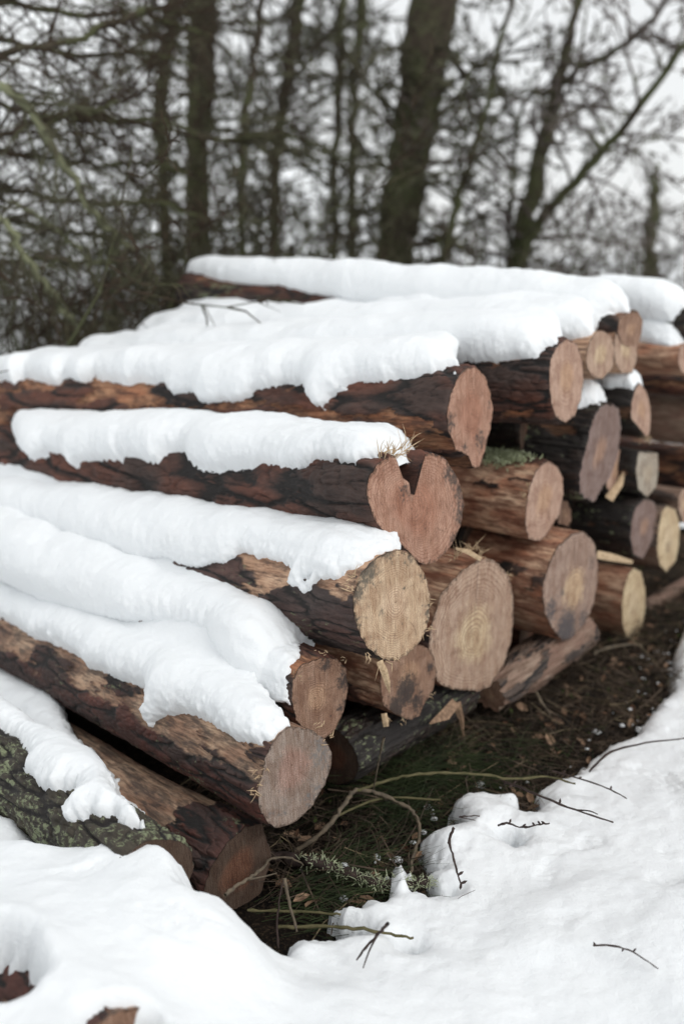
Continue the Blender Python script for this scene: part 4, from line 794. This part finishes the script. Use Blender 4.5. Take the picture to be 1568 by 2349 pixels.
SH = [('dense dark shrub at the far left behind the pile', 40, 700, 5.2, 9, (1., 2.2), TW2), ('arching brown shrub at far left reaching the photo top', 120, 600, 5.8, 11, (1.6, 3.), TW2),
 ('mossy tangled shrub at the left just behind the log backs', 230, 680, 5.5, 10, (.9, 1.8), TW1), ('brown tangled shrub at left above the highest log', 340, 620, 6.9, 13, (1.2, 2.4), TW2),
 ('mossy shrub in front of the straight dark trunk', 450, 620, 7.2, 14, (1.2, 2.4), TW1), ('brown shrub right of the straight dark trunk', 560, 610, 7.4, 15, (1., 2.1), TW2),
 ('olive shrub below the crooked trunk', 670, 600, 7.5, 20, (1., 2.), TW1), ('brown shrub below the thin pair of trunks', 780, 600, 7.6, 20, (.9, 1.9), TW2),
 ('olive shrub at the foot of the broad trunk', 900, 600, 7.8, 24, (1.4, 2.3), TW1), ('brown shrub just right of the broad trunk foot', 1010, 600, 8.6, 16, (1.3, 2.0), TW2),
 ('low olive shrub at the foot of the forking tree', 1200, 620, 8.8, 18, (1.2, 1.9), TW1), ('rounded bare shrub right of the forking tree', 1330, 620, 9, 22, (1.3, 2.0), TW3),
 ('dark bushy shrub at the right photo edge', 1530, 640, 12, 24, (1.1, 1.7), TW2), ('tall bare shrub behind the rounded one', 1420, 620, 11, 20, (1.3, 2.3), TW3),
 ('grey thicket between the forking tree and the right edge', 1270, 630, 7.4, 20, (1.2, 1.8), TW3), ('dark thicket beneath the short trunk at right', 1440, 640, 8, 20, (1.2, 1.9), TW2),
 ('brown thicket just behind the snow crest in the middle', 1080, 610, 7, 16, (1.2, 1.8), TW2),
 ('wispy shrub high on the snowy slope at left', 200, 300, 9, 8, (1.2, 2.4), TW2), ('wispy shrub on the snowy slope near the straight trunk', 520, 380, 9.5, 8, (1.2, 2.4), TW1)]
for i, (lb, x, y, D, n, h, m) in enumerate(SH): shrub(lb, x, y, D, int(n*1.5), (h[0]*1.15, h[1]*1.15), mat=m, kids=(11, 7) if x < 900 else (8, 6), droop=.35)
# long lichened boughs hanging in from the left
def bough(label, pxs, D, wpx, k=(26, 6), mat=TW1, lich=True, tl=.45):
    P = np.array([at_dist(x, y, d) for (x, y), d in zip(pxs, D)]); s = np.linspace(0, len(P)-1, 22)
    Q = np.stack([np.interp(s, np.arange(len(P)), P[:, i]) for i in range(3)], 1); Q[1:-1] = (Q[:-2]+2*Q[1:-1]+Q[2:])/4; Q += RNG.normal(0, .008, Q.shape)
    R = np.interp(s, np.arange(len(P)), np.array(wpx)*np.array(D)/FPX/2); c0 = Q[0].copy(); root = empty('bough', Matrix.Translation(c0)); tag(root, label, 'branch', 'boughs hanging in from the left')
    V, F = tubes(Q[None], R[None], 7); mkmesh('stem', V-c0, F, LICHB if lich else TRK, root)
    p, d, l, r = spawn(Q[None], R[None], k[0], .9, 1., .4, .02, L=tl); B2, r2 = grow(p, d, l, np.maximum(r, .003), 7, .6, .3)
    p, d, l, r = spawn(B2, r2, k[1], .8, .5, .6, .1); B3, r3 = grow(p, d, l, np.full(len(l), .0022), 4, .6, .1)
    V, F = join([tubes(B2, r2, 4), tubes(B3, r3, 3)]); mkmesh('twigs', V-c0, F, mat, root, smooth=False)
LICHB = tree_mat('lichened_bark', (.05, .042, .032), (.09, .075, .055), .8, (.20, .21, .13))
bough('lichened bough bending down from the left edge to the highest log', [(-60, 170), (60, 230), (110, 320), (165, 400), (215, 500), (290, 560), (345, 605)], [4.9, 4.9, 4.9, 5.0, 5.0, 5.1, 5.1], [22, 20, 18, 16, 14, 14, 10], (40, 7))
bough('lichened bough sloping down at far left towards the first log back', [(-40, 440), (20, 530), (80, 620), (150, 700), (190, 790)], [4.7, 4.7, 4.7, 4.75, 4.8], [14, 14, 16, 14, 12], (34, 7))
bough('dark bough crossing the upper left corner', [(-80, 140), (60, 110), (180, 90), (290, 40), (360, 10), (420, 30)], [5.2, 5.2, 5.3, 5.4, 5.5, 5.6], [16, 16, 14, 14, 12, 6], (44, 8), TW2, False, .7)
bough('dark twiggy bough below the top left corner', [(-80, 330), (80, 290), (220, 250), (360, 200)], [5., 5.1, 5.3, 5.5], [14, 13, 11, 6], (44, 8), TW2, False, .7)
bough('pale low bough crossing just above the log backs', [(-40, 600), (100, 590), (200, 605), (270, 600), (320, 630)], [5., 5., 5.1, 5.1, 5.2], [10, 12, 12, 10, 6], (34, 7), TW1)
bough('mossy bough rising behind the lichened ones', [(260, 780), (240, 680), (170, 560), (60, 480), (-40, 430)], [5.2, 5.2, 5.3, 5.4, 5.5], [14, 12, 10, 10, 10], (40, 7), TW1)

UL = [('dark drooping bough filling the top left, first from the top', 20, 5.6), ('dark drooping bough at upper left just under the top one', 110, 6.0), ('dark bough at left in front of the snowy slope', 260, 5.8),
      ('dark bough at left halfway down the slope', 360, 6.2), ('dark low bough at left above the tangle', 450, 5.6), ('dark sagging bough over the tangle at left', 520, 6.4), ('dark bough hanging before the straight trunk', 300, 7.2)]
for i, (lb, y, D) in enumerate(UL):
    x0 = -120 if i < 6 else 180
    bough(lb, [(x0, y-40), (x0+160, y-10), (x0+330, y+20), (x0+480, y+10), (x0+620, y+70)], [D, D+.1, D+.2, D+.3, D+.4], [15, 13, 12, 10, 5], (30, 8), TW2 if i % 2 == 0 else TW1, False, .75)
